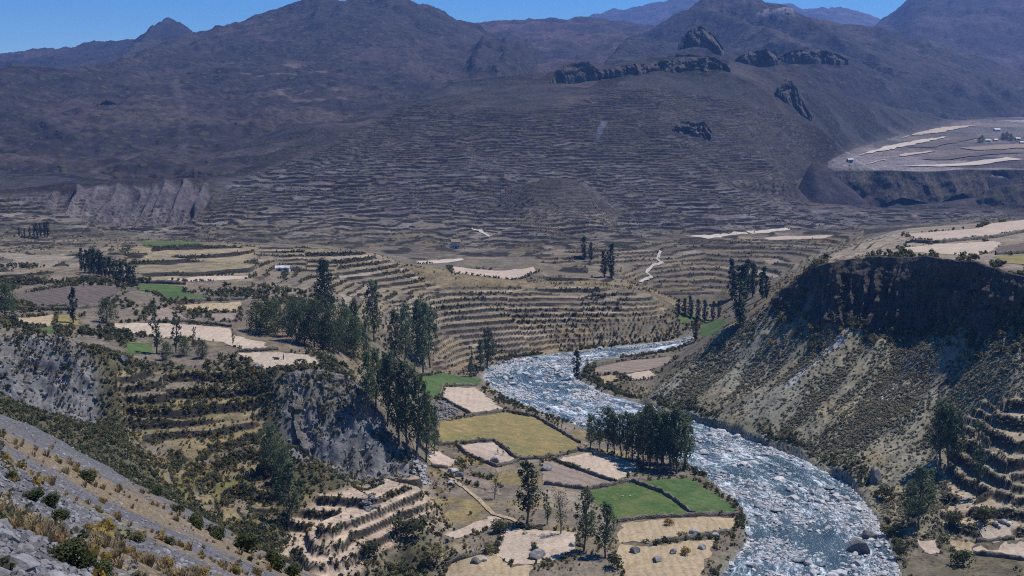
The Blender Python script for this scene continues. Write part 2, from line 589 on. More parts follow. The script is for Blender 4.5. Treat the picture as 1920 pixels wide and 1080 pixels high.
Z_T10 = zone([(-200, 455), (250, 455), (250, 530), (-200, 540)], 4, (480, 690))
Z_TFLOOR = zone([(780, 690), (905, 690), (1100, 806), (1400, 960), (1350, 1200), (830, 1200), (800, 900)], 4, (230, 480))
Z_WALL = zone([(1462, 558), (1500, 572), (1640, 590), (1900, 612), (2200, 630), (2200, 1000), (1700, 1000), (1600, 905), (1400, 815), (1200, 745), (1330, 640)], 5, (262, 455))
Z_CLIFF = zone([(1462, 562), (1482, 530), (1520, 500), (1640, 478), (1760, 482), (1900, 508), (2200, 525), (2200, 672), (1900, 614), (1765, 596), (1720, 604), (1640, 594), (1500, 576)], 3, (320, 447))
Z_HOODOO = zone([(40, 376), (110, 360), (200, 350), (300, 342), (385, 336), (402, 372), (360, 410), (300, 424), (190, 420), (110, 398)], 2.5, (785, 842))
Z_FCLIFF = zone([(1480, 338), (1545, 317), (1830, 317), (2200, 313), (2200, 368), (1840, 374), (1750, 380), (1560, 395), (1480, 375)], 2.5, (1090, 1245))
Z_PLAT = zone([(1545, 316), (1555, 298), (1640, 265), (1800, 226), (1930, 215), (2200, 210), (2200, 340), (1840, 325)], 3, (1225, 2200))
Z_RB = zone([(1530, 490), (1570, 468), (1700, 425), (2200, 405), (2200, 525), (1900, 505), (1640, 476)], 2, (340, 680))
Z_LB = zone([(-300, 610), (-300, 460), (480, 456), (600, 540), (660, 640), (640, 700), (600, 690), (350, 690), (180, 660), (50, 635)], 2, (330, 700))

# ---- broad relief
PZ = soft(in_poly(UU, VV, [(1470, 425), (1470, 300), (1530, 280), (1640, 245), (1760, 205), (2200, 190), (2200, 425)]) & (YY > 1000), 8)
dens = np.clip(YY / 400.0, 0.5, 3.0)
Z = Z + fbm(XX, YY, 60, 4, 3) * 1.6 * sstep(690, 900, YY) * (1 - Z_PLAT)
Z = Z + fbm(XX, YY, 190, 3, 5) * 7 * sstep(900, 1150, YY) * (1 - Z_PLAT) * (1 - PZ)
Z = Z + (ridged(XX * 0.9 + YY * 0.2 + fbm(XX, YY, 200, 2, 6) * 30, YY * 0.35, 150, 3, 7) - 0.5) * 11 * sstep(820, 1000, YY) * (1 - Z_PLAT) * (1 - PZ) * (1 - sstep(1380, 1440, YY))
Z = Z + fbm(XX, YY, 14, 4, 9) * 0.35 * (Z_LB * 0.5 + Z_T10)
Z = Z + fbm(XX, YY, 22, 4, 9) * 0.9 * Z_WALL
# gullies running down the canyon wall (fall line towards the river)
fall = (XX * 0.63 - YY * 0.77)
Z = Z + (ridged(fall + fbm(XX, YY, 30, 2, 4) * 5, (XX * 0.77 + YY * 0.63) * 0.16, 20, 3, 8) - 0.45) * 5.0 * Z_WALL
Z = Z + (ridged(fall + fbm(XX, YY, 12, 2, 14) * 2, (XX * 0.77 + YY * 0.63) * 0.2, 6.5, 2, 18) - 0.45) * 2.0 * Z_WALL
# columnar cliffs: buttresses and clefts
alongc = XX + YY * 0.25
but = ridged(alongc, YY * 0.25, 9, 4, 21) - 0.45
Z = Z + but * 2.0 * Z_CLIFF - 2.0 * Z_CLIFF
KNOLL = np.exp(-((XX - 32) / 40) ** 2 - ((YY - 850) / 32) ** 2)
Z = Z + KNOLL * 12
Z = Z + (ridged(XX + fbm(XX, YY, 40, 3, 24) * 5, YY * 0.22, 13, 3, 25) - 0.55) * 13 * Z_HOODOO
Z = Z + (ridged(XX, YY * 0.2, 34, 3, 27) - 0.9) * 5 * Z_FCLIFF
Z = Z + ((ridged(XX, YY * 0.6, 5.5, 4, 31) - 0.45) * 4.2 + fbm(XX, YY, 2.2, 3, 33) * 0.8) * np.clip(Z_CRAG + Z_BLUFF, 0, 1)
Z = Z + (ridged(XX, YY, 9, 4, 35) - 0.45) * 2.0 * Z_RAV * (1 - np.clip(Z_T2 + Z_T1, 0, 1))
# ---- terraces: each stretch of hillside has its own walls, so the steps break where one owner's land ends
RISER = np.zeros_like(Z)
TREAD = np.full(Z.shape, 0.5)        # random value per terrace field


def terrace(mask, step, cell, seed, riser=0.3, wob=0.5, tilt=0.14, cellw=1.0, fixed=None):
    rr, cc = np.where(mask > 0.01)
    b = np.s_[rr.min():rr.max() + 1, cc.min():cc.max() + 1]
    X, Y, z, mk = XX[b], YY[b], Z[b], mask[b]
    wx = X + fbm(X, Y, cell * 0.9, 2, seed) * cell * 0.35
    wy = Y + fbm(X, Y, cell * 0.9, 2, seed + 5) * cell * 0.35
    ci, cj = np.floor(wx / cell), np.floor(wy / (cell * 0.8))
    ph = hash2(ci, cj, seed) * cellw
    st = step * (0.75 + 0.6 * hash2(ci, cj, seed + 1))
    wn = fbm(X, Y, cell * 0.5, 3, seed + 2) * wob
    if fixed is not None:
        ph, st = np.full_like(ph, fixed), np.full_like(st, step)
    q = (z + wn) / st + ph
    fl = np.floor(q)
    fr = q - fl
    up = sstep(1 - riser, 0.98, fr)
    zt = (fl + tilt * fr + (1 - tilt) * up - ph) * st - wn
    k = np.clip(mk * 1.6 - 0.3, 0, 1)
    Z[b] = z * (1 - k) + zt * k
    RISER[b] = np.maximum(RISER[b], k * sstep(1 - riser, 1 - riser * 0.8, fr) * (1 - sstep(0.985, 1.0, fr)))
    sub = np.floor(wx / (cell * 0.45) + hash2(fl, cj, seed + 3) * 2)
    val = hash2(fl * 7 + cj * 131, sub + ci * 17, seed + 4)
    TREAD[b] = TREAD[b] * (1 - k) + val * k


terrace(Z_T1, 2.4, 34, 41, 0.3, 0.7)
terrace(Z_T2, 2.2, 60, 43, 0.3, 0.12, fixed=0.56)
terrace(Z_T3, 1.25, 90, 45, 0.2, 0.25, 0.06)
terrace(Z_T10, 1.0, 50, 46, 0.25, 0.5)
terrace(Z_T4, 1.35, 50, 47, 0.2, 0.5, 0.06)
terrace(Z_T5, 1.5, 50, 49, 0.2, 0.4, 0.06)
terrace(Z_T6, 1.5, 56, 51, 0.18, 0.5, 0.06)
T7FADE = Z_T7 * (1 - 0.7 * KNOLL) * (0.25 + 0.75 * sstep(-0.5, 0.1, fbm(XX, YY, 140, 3, 77) + 0.75 * (1 - sstep(950, 1250, YY))))
terrace(T7FADE, 1.75, 36, 53, 0.24, 1.2, 0.08)
Z_T11 = zone([(-300, 446), (480, 448), (800, 455), (950, 460), (1290, 428), (1620, 424), (1620, 452), (1290, 455), (1000, 482), (780, 488), (700, 468), (480, 461), (-300, 462)], 2.5, (590, 830))
terrace(Z_T11, 1.3, 50, 54, 0.25, 0.5)
terrace(Z_T8, 2.7, 40, 55, 0.3, 0.4)
terrace(Z_T9, 1.2, 60, 57, 0.35, 0.3)
terrace(Z_PLAT, 2.2, 130, 59, 0.35, 0.8)
Z = Z + fbm(XX, YY, 1.6, 3, 61) * 0.10 * (1 - sstep(420, 600, YY))
Z = Z + fbm(XX, YY, 5.0, 3, 62) * 0.35 * sstep(600, 900, YY) * (1 - T7FADE) * (1 - Z_PLAT)


# ---- fields: outline in photograph pixels, ground colour, furrow direction (degrees)
FIELDS = [
    ('green', [(775, 702), (830, 700), (903, 711), (893, 722), (832, 722), (822, 744), (790, 738)], 'vivid green crop field beside the tall trees at the river bend'),
    ('straw', [(834, 726), (893, 727), (945, 769), (886, 777), (829, 747)], 'pale furrowed stubble field just below the green plot at the bend'),
    ('olive', [(822, 791), (872, 784), (945, 774), (1002, 783), (1083, 832), (1078, 846), (1010, 859), (974, 860), (928, 825), (822, 829)], 'large yellow-olive field above the riverside grove'),
    ('pinkish', [(858, 836), (924, 829), (968, 864), (932, 874), (872, 851)], 'pinkish bare field with two people standing in it'),
    ('pinkish', [(806, 848), (822, 844), (858, 866), (838, 876), (806, 868)], 'small bare plot at the foot of the tall dark trees'),
    ('straw', [(1040, 862), (1118, 848), (1195, 868), (1183, 892), (1152, 902)], 'pale stubble field shaded by the riverside grove'),
    ('brown', [(1018, 866), (1035, 866), (1148, 904), (1102, 916), (1018, 906)], 'greyish brown fallow field below the pale stubble field'),
    ('meadow', [(1104, 921), (1182, 906), (1240, 925), (1302, 966), (1160, 976), (1124, 950)], 'green and yellow meadow, left half, below the grove'),
    ('green', [(1190, 904), (1290, 896), (1368, 944), (1386, 963), (1306, 965), (1246, 924)], 'bright green meadow, right half, beside the rapids'),
    ('tan', [(1164, 982), (1290, 970), (1380, 972), (1372, 996), (1290, 1010), (1230, 1018), (1160, 1016)], 'tan stubble field below the green meadow'),
    ('tan', [(1158, 1022), (1232, 1024), (1290, 1014), (1342, 1012), (1322, 1060), (1300, 1100), (1180, 1100), (1156, 1050)], 'stony tan field at the lower edge beside the rapids'),
    ('straw', [(950, 992), (1076, 1000), (1080, 1030), (1040, 1052), (960, 1060), (930, 1036)], 'straw field around the boulder crowned with shrubs'),
    ('tan', [(838, 1062), (925, 1038), (955, 1064), (1000, 1062), (985, 1100), (832, 1100)], 'tan strip at the bottom edge below the lower terraces'),
    ('straw', [(838, 1002), (925, 966), (946, 975), (920, 990), (856, 1012)], 'narrow pale strip above the dark bank at bottom centre'),
    ('brown', [(815, 862), (838, 882), (900, 896), (930, 905), (940, 930), (880, 905), (832, 890)], 'brown fallow strip with grey boulders at its edge'),
    # left bench
    ('earth', [(28, 553), (133, 537), (217, 537), (229, 547), (192, 573), (133, 579), (67, 576), (26, 560)], 'dark ploughed field on the bench at far left'),
    ('green', [(257, 533), (346, 537), (343, 549), (416, 558), (420, 563), (320, 566), (292, 549), (262, 544)], 'green field right of the row of dark poplars'),
    ('straw', [(308, 524), (389, 517), (476, 517), (458, 523), (361, 528)], 'thin pale strip under the yellow terraces'),
    ('tan', [(330, 572), (455, 566), (443, 583), (376, 586), (343, 580)], 'tan field directly below the green field of the bench'),
    ('brown', [(390, 588), (443, 587), (441, 602), (402, 602)], 'small brown plot between pale fields of the bench'),
    ('brown', [(274, 594), (306, 575), (338, 586), (352, 602), (280, 603)], 'brown lens-shaped plot ringed by golden grass'),
    ('straw', [(202, 606), (278, 605), (372, 610), (432, 617), (441, 630), (498, 641), (498, 656), (456, 657), (417, 641), (372, 638), (306, 633), (246, 624)], 'long pale stubble field behind the two slim trees'),
    ('straw', [(446, 662), (520, 660), (556, 664), (594, 672), (596, 684), (506, 694), (484, 688)], 'pale field at the cliff edge with cattle on it'),
    ('green', [(236, 642), (286, 641), (286, 661), (236, 662)], 'small vivid green plot beside the two slim trees'),
    ('tan', [(25, 596), (100, 589), (102, 610), (58, 613)], 'yellowish stubble plot left of the lone poplar'),
    ('green', [(58, 616), (100, 614), (97, 627), (78, 624)], 'tiny green plot at far left below the stubble'),
    ('olive', [(106, 592), (147, 587), (147, 609), (108, 609)], 'olive plot at the foot of the lone poplar'),
    ('meadow', [(264, 453), (372, 452), (370, 459), (268, 460)], 'faint green strip at the back of the bench'),
    # middle
    ('pinkish', [(846, 500), (1000, 502), (1008, 509), (962, 524), (852, 512)], 'pinkish tan field on the shelf above the middle terraces'),
    ('pale', [(782, 489), (866, 484), (872, 487), (830, 493), (786, 494)], 'thin whitish strip at the tip of the terraced spur'),
    ('pale', [(1286, 443), (1392, 434), (1404, 437), (1332, 447)], 'whitish strip field across the valley'),
    ('pale', [(1398, 434), (1470, 428), (1482, 431), (1412, 438)], 'whitish strip field above the canyon bend'),
    ('pinkish', [(1430, 446), (1560, 441), (1545, 448), (1440, 451)], 'pinkish strip field below the whitish strips'),
    ('brown', [(1112, 694), (1180, 676), (1256, 668), (1262, 678), (1180, 699), (1116, 704)], 'brown field on the low bench inside the river bend'),
    ('tan', [(1120, 708), (1150, 703), (1160, 714), (1132, 720)], 'lower tan plot on the tip of the low bench'),
    ('straw', [(1168, 704), (1215, 694), (1232, 704), (1185, 714)], 'pale plot on the low bench inside the bend'),
    ('green', [(1262, 588), (1290, 584), (1308, 596), (1284, 612)], 'green patch at the foot of the shadowed upstream bank'),
    ('green', [(1312, 606), (1350, 598), (1368, 604), (1345, 630), (1316, 634)], 'green meadow upstream among the far trees'),
    # far plateau
    ('pinkish', [(1606, 303), (1700, 288), (1764, 283), (1660, 298)], 'pale strip at the left tip of the far plateau'),
    ('pale', [(1606, 291), (1716, 264), (1780, 257), (1690, 277)], 'pale strip in the middle of the far plateau'),
    ('earth', [(1700, 276), (1800, 260), (1840, 259), (1750, 276)], 'dark strip before the far hamlet'),
    ('pale', [(1690, 312), (1890, 297), (1930, 300), (1760, 314)], 'pale strip along the brink of the far plateau'),
    ('pinkish', [(1690, 256), (1770, 239), (1830, 236), (1760, 250)], 'pinkish strip at the back of the far plateau'),
    ('earth', [(1720, 300), (1860, 285), (1930, 287), (1770, 301)], 'dark strip near the brink of the far plateau'),
    ('brown', [(1800, 278), (1930, 270), (1930, 278), (1830, 283)], 'brown strip below the far hamlet'),
    # right bench
    ('pinkish', [(1700, 439), (1835, 428), (1930, 410), (1930, 432), (1866, 443), (1756, 455), (1730, 452)], 'broad pinkish field on the bench above the dark cliff'),
    ('straw', [(1690, 466), (1720, 462), (1866, 452), (1878, 456), (1862, 470), (1828, 479), (1700, 473)], 'pale field along the brink of the dark cliff'),
    ('earth', [(1868, 465), (1930, 453), (1930, 473), (1871, 474)], 'dark ploughed plot on the bench at the right edge'),
    ('olive', [(1866, 481), (1930, 476), (1930, 497), (1884, 493)], 'yellow-green plot at the brink on the right edge'),
    # bottom right
    ('straw', [(1832, 996), (1896, 991), (1900, 1012), (1854, 1018)], 'upper straw terrace plot at bottom right'),
    ('straw', [(1828, 1029), (1930, 1022), (1930, 1073), (1876, 1060), (1824, 1043)], 'lower straw terrace plot in the bottom right corner'),
    ('pinkish', [(1713, 1014), (1755, 1014), (1763, 1042), (1742, 1050)], 'small bare patch between shrubs right of the river'),
    ('tan', [(1772, 1014), (1828, 1020), (1814, 1049), (1794, 1036)], 'tan plot between shrubs at bottom right'),
]


def first_hit(G, u, v):
    """line of sight onto a height grid"""
    d = np.exp(np.linspace(math.log(225.0), math.log(2200.0), 2400))
    dx, dy = (u - 960) / FPX, (540 - v) / FPX
    X_, Y_, Zd = dx, CP + dy * SP, -SP + dy * CP
    sc_ = d / Y_
    c_ = np.clip(np.interp(X_ * sc_ / d, A_AX, np.arange(len(A_AX))), 0, len(A_AX) - 1).astype(int)
    r_ = np.clip(np.interp(np.log(d), L_AX, np.arange(len(L_AX))), 0, len(L_AX) - 1).astype(int)
    below = CAMZ + Zd * sc_ < G[r_, c_]
    i_ = int(np.argmax(below)) if below.any() else len(d) - 1
    return (X_ * sc_[i_], float(d[i_]))


ZS = blur(blur(Z, 7, 0), 5, 1)
FIELD_XY = []
FIELDM = np.zeros(Z.shape, bool)
for kind_, poly_, lab_ in FIELDS:
    xy = [first_hit(ZS, u, v) for u, v in poly_]
    FIELD_XY.append(xy)
    FIELDM |= in_poly(XX, YY, xy)
FSOFT = np.clip(soft(FIELDM, 1.5) * 1.4, 0, 1)
Z = Z * (1 - FSOFT) + (ZS - 0.12) * FSOFT
RISER = RISER * (1 - FSOFT)

# the river bed stays under water, the banks above it
RIVER_POLY = [at(u, v, z=0)[:2] for u, v in RIVER_LEFT] + [at(u, v, z=0)[:2] for u, v in RIVER_RIGHT[::-1]]
WET = soft(in_poly(XX, YY, RIVER_POLY), 1.2)
Z = np.where(WET > 0.5, np.minimum(Z, -0.35 + 0.2 * fbm(XX, YY, 3, 2, 66)), np.maximum(Z, np.where(YY < 600, 0.25, -10)))


def ground_z(x, y):
    """height of the land at a world point"""
    a = np.asarray(x, float) / np.asarray(y, float)
    L = np.log(np.asarray(y, float))
    c = np.clip(np.interp(a, A_AX, np.arange(len(A_AX))), 0, len(A_AX) - 1.001)
    r = np.clip(np.interp(L, L_AX, np.arange(len(L_AX))), 0, len(L_AX) - 1.001)
    c0, r0 = c.astype(int), r.astype(int)
    fc, fr = c - c0, r - r0
    return (Z[r0, c0] * (1 - fr) * (1 - fc) + Z[r0, c0 + 1] * (1 - fr) * fc + Z[r0 + 1, c0] * fr * (1 - fc) + Z[r0 + 1, c0 + 1] * fr * fc)


def grid_val(G, x, y):
    c = np.clip(np.interp(np.asarray(x) / np.asarray(y), A_AX, np.arange(len(A_AX))), 0, len(A_AX) - 1).astype(int)
    r = np.clip(np.interp(np.log(y), L_AX, np.arange(len(L_AX))), 0, len(L_AX) - 1).astype(int)
    return G[r, c]


def hit(u, v, dmin=200.0, dmax=2200.0):
    """where the line of sight through a photograph pixel meets the land"""
    d = np.exp(np.linspace(math.log(dmin), math.log(dmax), 2500))
    dx, dy = (u - 960) / FPX, (540 - v) / FPX
    X, Y, Zd = dx, CP + dy * SP, -SP + dy * CP
    s = d / Y
    below = CAMZ + Zd * s < ground_z(X * s, d)
    i = int(np.argmax(below)) if below.any() else len(d) - 1
    return Vector((X * s[i], d[i], float(ground_z(X * s[i], d[i]))))


# ---- the land's own colours
def C3(r, g, b):
    return np.array([r, g, b])


def lay(alb, col, m):
    m = np.clip(m, 0, 1)[..., None]
    return alb * (1 - m) + col * m


gy, gx = np.gradient(Z)
slope = np.hypot(gy / np.gradient(YY, axis=0), gx / np.gradient(XX, axis=1))
n_big = fbm(XX, YY, 45, 4, 70)
n_mid = fbm(XX, YY, 10, 4, 71)
n_fin = fbm(XX, YY, 2.6, 3, 72)
ALB = np.zeros(Z.shape + (3,)) + C3(0.185, 0.155, 0.118)
ALB = lay(ALB, C3(0.135, 0.115, 0.070), sstep(-0.2, 0.6, n_mid) * 0.8)
ALB = lay(ALB, C3(0.26, 0.195, 0.10), sstep(0.2, 0.8, n_big) * 0.6)
SPECK = np.full(Z.shape, 0.55)
# ravine
ALB = lay(ALB, C3(0.092, 0.086, 0.048), Z_RAV * 0.9)
ALB = lay(ALB, C3(0.19, 0.15, 0.065), Z_RAV * sstep(0.3, 0.8, n_mid) * 0.8)
ALB = lay(ALB, C3(0.24, 0.235, 0.24), np.clip(Z_CRAG + Z_BLUFF, 0, 1) * (0.9 - 0.35 * sstep(0.1, 0.6, n_mid)))
ALB = lay(ALB, C3(0.10, 0.095, 0.095), np.clip(Z_CRAG + Z_BLUFF, 0, 1) * sstep(0.0, 0.6, n_fin) * 0.7)
SPECK = SPECK * (1 - 0.5 * np.clip(Z_CRAG + Z_BLUFF, 0, 1))
# canyon wall, dark cliff
ALB = lay(ALB, C3(0.195, 0.178, 0.128), Z_WALL * 0.95)
ALB = lay(ALB, C3(0.22, 0.21, 0.18), Z_WALL * sstep(0.2, 0.8, n_big) * 0.5)
ALB = lay(ALB, C3(0.235, 0.18, 0.09), Z_WALL * sstep(0.1, 0.8, n_mid) * 0.45)
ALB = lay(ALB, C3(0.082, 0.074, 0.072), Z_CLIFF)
ALB = lay(ALB, C3(0.17, 0.15, 0.135), Z_CLIFF * sstep(0.45, 0.9, n_mid) * 0.6)
ALB = lay(ALB, C3(0.165, 0.14, 0.125), Z_HOODOO)
ALB = lay(ALB, C3(0.075, 0.065, 0.062), Z_FCLIFF)
SPECK = np.where(Z_WALL > 0.5, 0.7, SPECK)
SPECK = np.where(Z_CLIFF + Z_FCLIFF + Z_HOODOO > 0.5, 0.25, SPECK)
# far hill: scrub-brown, terraces with pale treads
FAR = sstep(690, 760, YY) * (1 - np.clip(Z_PLAT + Z_FCLIFF + Z_HOODOO, 0, 1))
ALB = lay(ALB, C3(0.060, 0.052, 0.047), FAR)
ALB = lay(ALB, C3(0.094, 0.074, 0.058), FAR * sstep(0.0, 0.7, n_big) * 0.8)
ALB = lay(ALB, C3(0.043, 0.042, 0.037), FAR * sstep(0.1, 0.7, fbm(XX, YY, 110, 3, 75)) * 0.8)
SPECK = np.where(FAR > 0.5, 0.75, SPECK)
# terrace treads, a colour per field, and their walls
tm = np.clip(Z_T11 * 0.9 + Z_T1 + Z_T2 + Z_T3 + Z_T4 + Z_T5 + Z_T6 + Z_T8 + Z_T9 + Z_T10, 0, 1)
tread_ramp = [(0.0, (0.16, 0.13, 0.105)), (0.25, (0.25, 0.205, 0.15)), (0.45, (0.29, 0.22, 0.12)), (0.6, (0.36, 0.29, 0.22)), (0.78, (0.18, 0.16, 0.10)), (0.9, (0.42, 0.35, 0.27)), (1.0, (0.31, 0.235, 0.14))]


def ramp_np(t, stops):
    p = [s[0] for s in stops]
    return np.stack([np.interp(t, p, [s[1][k] for s in stops]) for k in range(3)], -1)


TC = ramp_np(TREAD, tread_ramp)
TC = TC * (1 - 0.32 * np.clip(Z_T6 + Z_T11 + Z_T10 * 0.6 + Z_T3 * 0.3, 0, 1))[..., None]
ALB = np.where((tm > 0.5)[..., None], ALB * 0.25 + TC * 0.75, ALB)
ALB = lay(ALB, C3(0.165, 0.148, 0.058), Z_T1 * (1 - RISER) * sstep(0.35, 0.8, TREAD))
ALB = lay(ALB, C3(0.38, 0.29, 0.22), Z_T2 * (1 - RISER) * 0.85)
ALB = lay(ALB, C3(0.38, 0.31, 0.17), Z_T3 * (1 - RISER) * 0.4)
tf = T7FADE * FAR
pw = hash2(np.floor((XX + fbm(XX, YY, 60, 2, 88) * 22) / 46), np.floor((YY + fbm(XX, YY, 60, 2, 89) * 22) / 30), 87)
ALB = ALB * (1 + (FAR * ((pw > 0.72) * 0.35 - (pw < 0.3) * 0.38))[..., None])
ALB = lay(ALB, TC * C3(0.94, 0.97, 1.06) * (0.38 + 0.30 * (1 - sstep(880, 1150, YY)))[..., None], np.clip(tf, 0, 1) * 0.85)
ALB = lay(ALB, C3(0.042, 0.037, 0.030), RISER * (1 - tf))  # wall stone and growth, darkened further to stand in for shade
ALB = lay(ALB, C3(0.028, 0.026, 0.026), RISER * tf)  # far walls, their shade deepened in the colour too
# plateau: narrow strips of pale fields
PC = ramp_np(hash2(np.floor((YY + XX * 0.12 + fbm(XX, YY, 160, 2, 81) * 40) / 95), np.floor((XX + fbm(XX, YY, 90, 2, 82) * 40) / 150), 83),
             [(0, (0.10, 0.085, 0.07)), (0.3, (0.20, 0.16, 0.12)), (0.55, (0.27, 0.21, 0.155)), (0.75, (0.13, 0.115, 0.085)), (0.92, (0.36, 0.30, 0.24)), (1.0, (0.42, 0.36, 0.29))])
ALB = np.where((Z_PLAT > 0.5)[..., None], PC * 0.72, ALB)
SPECK = np.where(Z_PLAT > 0.5, 0.35, SPECK)
ALB = lay(ALB, C3(0.20, 0.165, 0.125), Z_TFLOOR * 0.8)
ALB = lay(ALB, C3(0.27, 0.21, 0.085), Z_TFLOOR * sstep(0.1, 0.6, n_mid) * 0.75)
ALB = lay(ALB, C3(0.33, 0.27, 0.20), Z_TFLOOR * sstep(0.2, 0.7, fbm(XX, YY, 16, 3, 78)) * 0.6)
ALB = lay(ALB, C3(0.30, 0.245, 0.19), np.clip(Z_RB, 0, 1) * (1 - RISER) * 0.8)
ALB = lay(ALB, C3(0.21, 0.17, 0.135), Z_LB * (1 - Z_T10) * (1 - Z_T3) * 0.5)
SPECK = np.where((Z_TFLOOR + Z_RB) > 0.6, 0.3, SPECK)
SPECK = np.where((tm > 0.5) & (RISER < 0.3), 0.35, SPECK)
ALB = lay(ALB, C3(0.12, 0.10, 0.06), np.clip(soft(FIELDM, 4) - FIELDM, 0, 1) * 1.2)
ALB = lay(ALB, C3(0.30, 0.295, 0.285), WET)
ALB = lay(ALB, C3(0.19, 0.19, 0.11), soft(in_poly(XX, YY, RIVER_POLY), 5) * (1 - WET) * 0.7)
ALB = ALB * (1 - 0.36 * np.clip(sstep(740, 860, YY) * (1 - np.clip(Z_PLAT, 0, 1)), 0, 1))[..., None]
vio = sstep(740, 860, YY)[..., None]            # purple-blue haze cast put into the colour of the far slopes
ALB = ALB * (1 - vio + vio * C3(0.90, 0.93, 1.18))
ALB = ALB * (1 + 0.22 * n_fin[..., None]) * (1 - 0.24 * (1 - sstep(740, 800, YY)) * (1 - Z_T2) * (1 - Z_WALL))[..., None]
# eroded scree streaks on the canyon wall
for (pl, wd) in (([(1700, 668), (1670, 720), (1655, 745)], 11), ([(1588, 634), (1540, 672), (1480, 722)], 7), ([(1508, 690), (1470, 735)], 6)):
    dmin = np.full(Z.shape, 1e9)
    for (x0, y0), (x1, y1) in zip(pl[:-1], pl[1:]):
        t = np.clip(((UU - x0) * (x1 - x0) + (VV - y0) * (y1 - y0)) / ((x1 - x0) ** 2 + (y1 - y0) ** 2), 0, 1)
        dmin = np.minimum(dmin, np.hypot(UU - x0 - t * (x1 - x0), VV - y0 - t * (y1 - y0)))
    m = (1 - sstep(wd * 0.6, wd * 1.4, dmin + n_fin * 4)) * (Z_WALL > 0.3)
    ALB = lay(ALB, C3(0.34, 0.33, 0.34), m * 0.85)
    SPECK = SPECK * (1 - m)

# ---- split into the pieces of the setting
def fc(m):
    """grid mask -> mask per face"""
    return m[:-1, :-1]


reg = np.zeros(Z.shape, int)
reg[(YY > 690)] = 1                                            # terraced hill
reg[(Z_PLAT > 0.5) | (Z_FCLIFF > 0.5)] = 2                     # plateau with its cliffs
reg[(XX > 95) & (YY > 330) & (YY < 690) & ((Z_RB > 0.5))] = 3  # right bench
reg[((Z_WALL > 0.5) | (Z_CLIFF > 0.5) | (Z_T8 > 0.5)) & (YY < 460)] = 4
reg[(Z_RAV > 0.5) & (YY < 346)] = 5
reg[(Z_LB > 0.5) & (YY < 690) & (reg == 0)] = 6
reg[((Z_T4 + Z_T5 + Z_T6) > 0.5) & (YY < 690) & (reg == 0)] = 7
for i, (nm, mat) in enumerate([('valley_floor_terrain', 'ground_near'), ('terraced_hill', 'ground_far'), ('plateau_terrain', 'ground_far'), ('bench_terrain', 'ground_near'), ('canyon_slope_terrain', 'ground_near'),
                               ('ravine_terrain', 'ground_near'), ('bench_terrain', 'ground_near'), ('terraced_slope_terrain', 'ground_near')]):
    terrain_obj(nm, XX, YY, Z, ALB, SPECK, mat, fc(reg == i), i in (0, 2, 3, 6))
print('land', round(time.time() - T0, 1))

# ================================================================ MOUNTAINS
def mountain(name, lines, a0, a1, ncol, d0, d1, nrow, rough, seed, col, col2, spk, tint=None, gull=0.5, outc=None):
    ax = np.linspace(a0, a1, ncol)
    lx = np.linspace(math.log(d0), math.log(d1), nrow)
    z0 = tin_grid([PL(c, *p) for p, c in lines], ax, lx, False)
    have = ~np.isnan(z0)
    z = tin_grid([PL(c, *p) for p, c in lines], ax, lx)
    z = blur(blur(z, 1.4, 0), 1.2, 1)
    y = np.exp(lx)[:, None] * np.ones_like(ax)[None, :]
    x = y * ax[None, :]
    u, v = project(x, y, z)
    sc = rough
    gl = ridged(x + fbm(x, y, sc * 12, 3, seed) * sc * 4, y * 0.42, sc * 8, 5, seed + 3) - 0.5
    z = z + gl * sc * gull * 2.5 + fbm(x, y, sc * 2.5, 4, seed + 7) * sc * 0.42
    rowd = np.arange(nrow)[:, None] - np.argmax(have, axis=0)[None, :]
    z = z - 45 * np.clip(1 - rowd / 6.0, 0, 1) ** 1.5          # the foot runs in under the land in front
    nb = fbm(x, y, sc * 10, 4, seed + 9)
    nm = fbm(x, y, sc * 2.2, 4, seed + 11)
    alb = np.zeros(z.shape + (3,)) + np.array(col)
    alb = lay(alb, np.array(col2), sstep(-0.1, 0.7, nb))
    alb = lay(alb, np.array(col) * 0.55, sstep(0.15, 0.7, nm) * 0.7)
    alb = lay(alb, np.array(col2) * 1.5, sstep(0.62, 0.95, fbm(x, y * 2.2, sc * 3, 4, seed + 15)) * 0.6)
    if outc is not None:
        z, alb = outc(x, y, z, u, v, alb)
    alb = alb * 0.68 * np.array([0.92, 0.93, 1.18])  # purple-blue haze cast tinted into the mountain albedo
    sp_ = np.full(z.shape, spk)
    ok = have[:-1, :-1] & have[1:, :-1] & have[:-1, 1:] & have[1:, 1:]
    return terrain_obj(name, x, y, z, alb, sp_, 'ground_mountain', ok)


BR, BR2 = (0.052, 0.046, 0.043), (0.088, 0.070, 0.060)
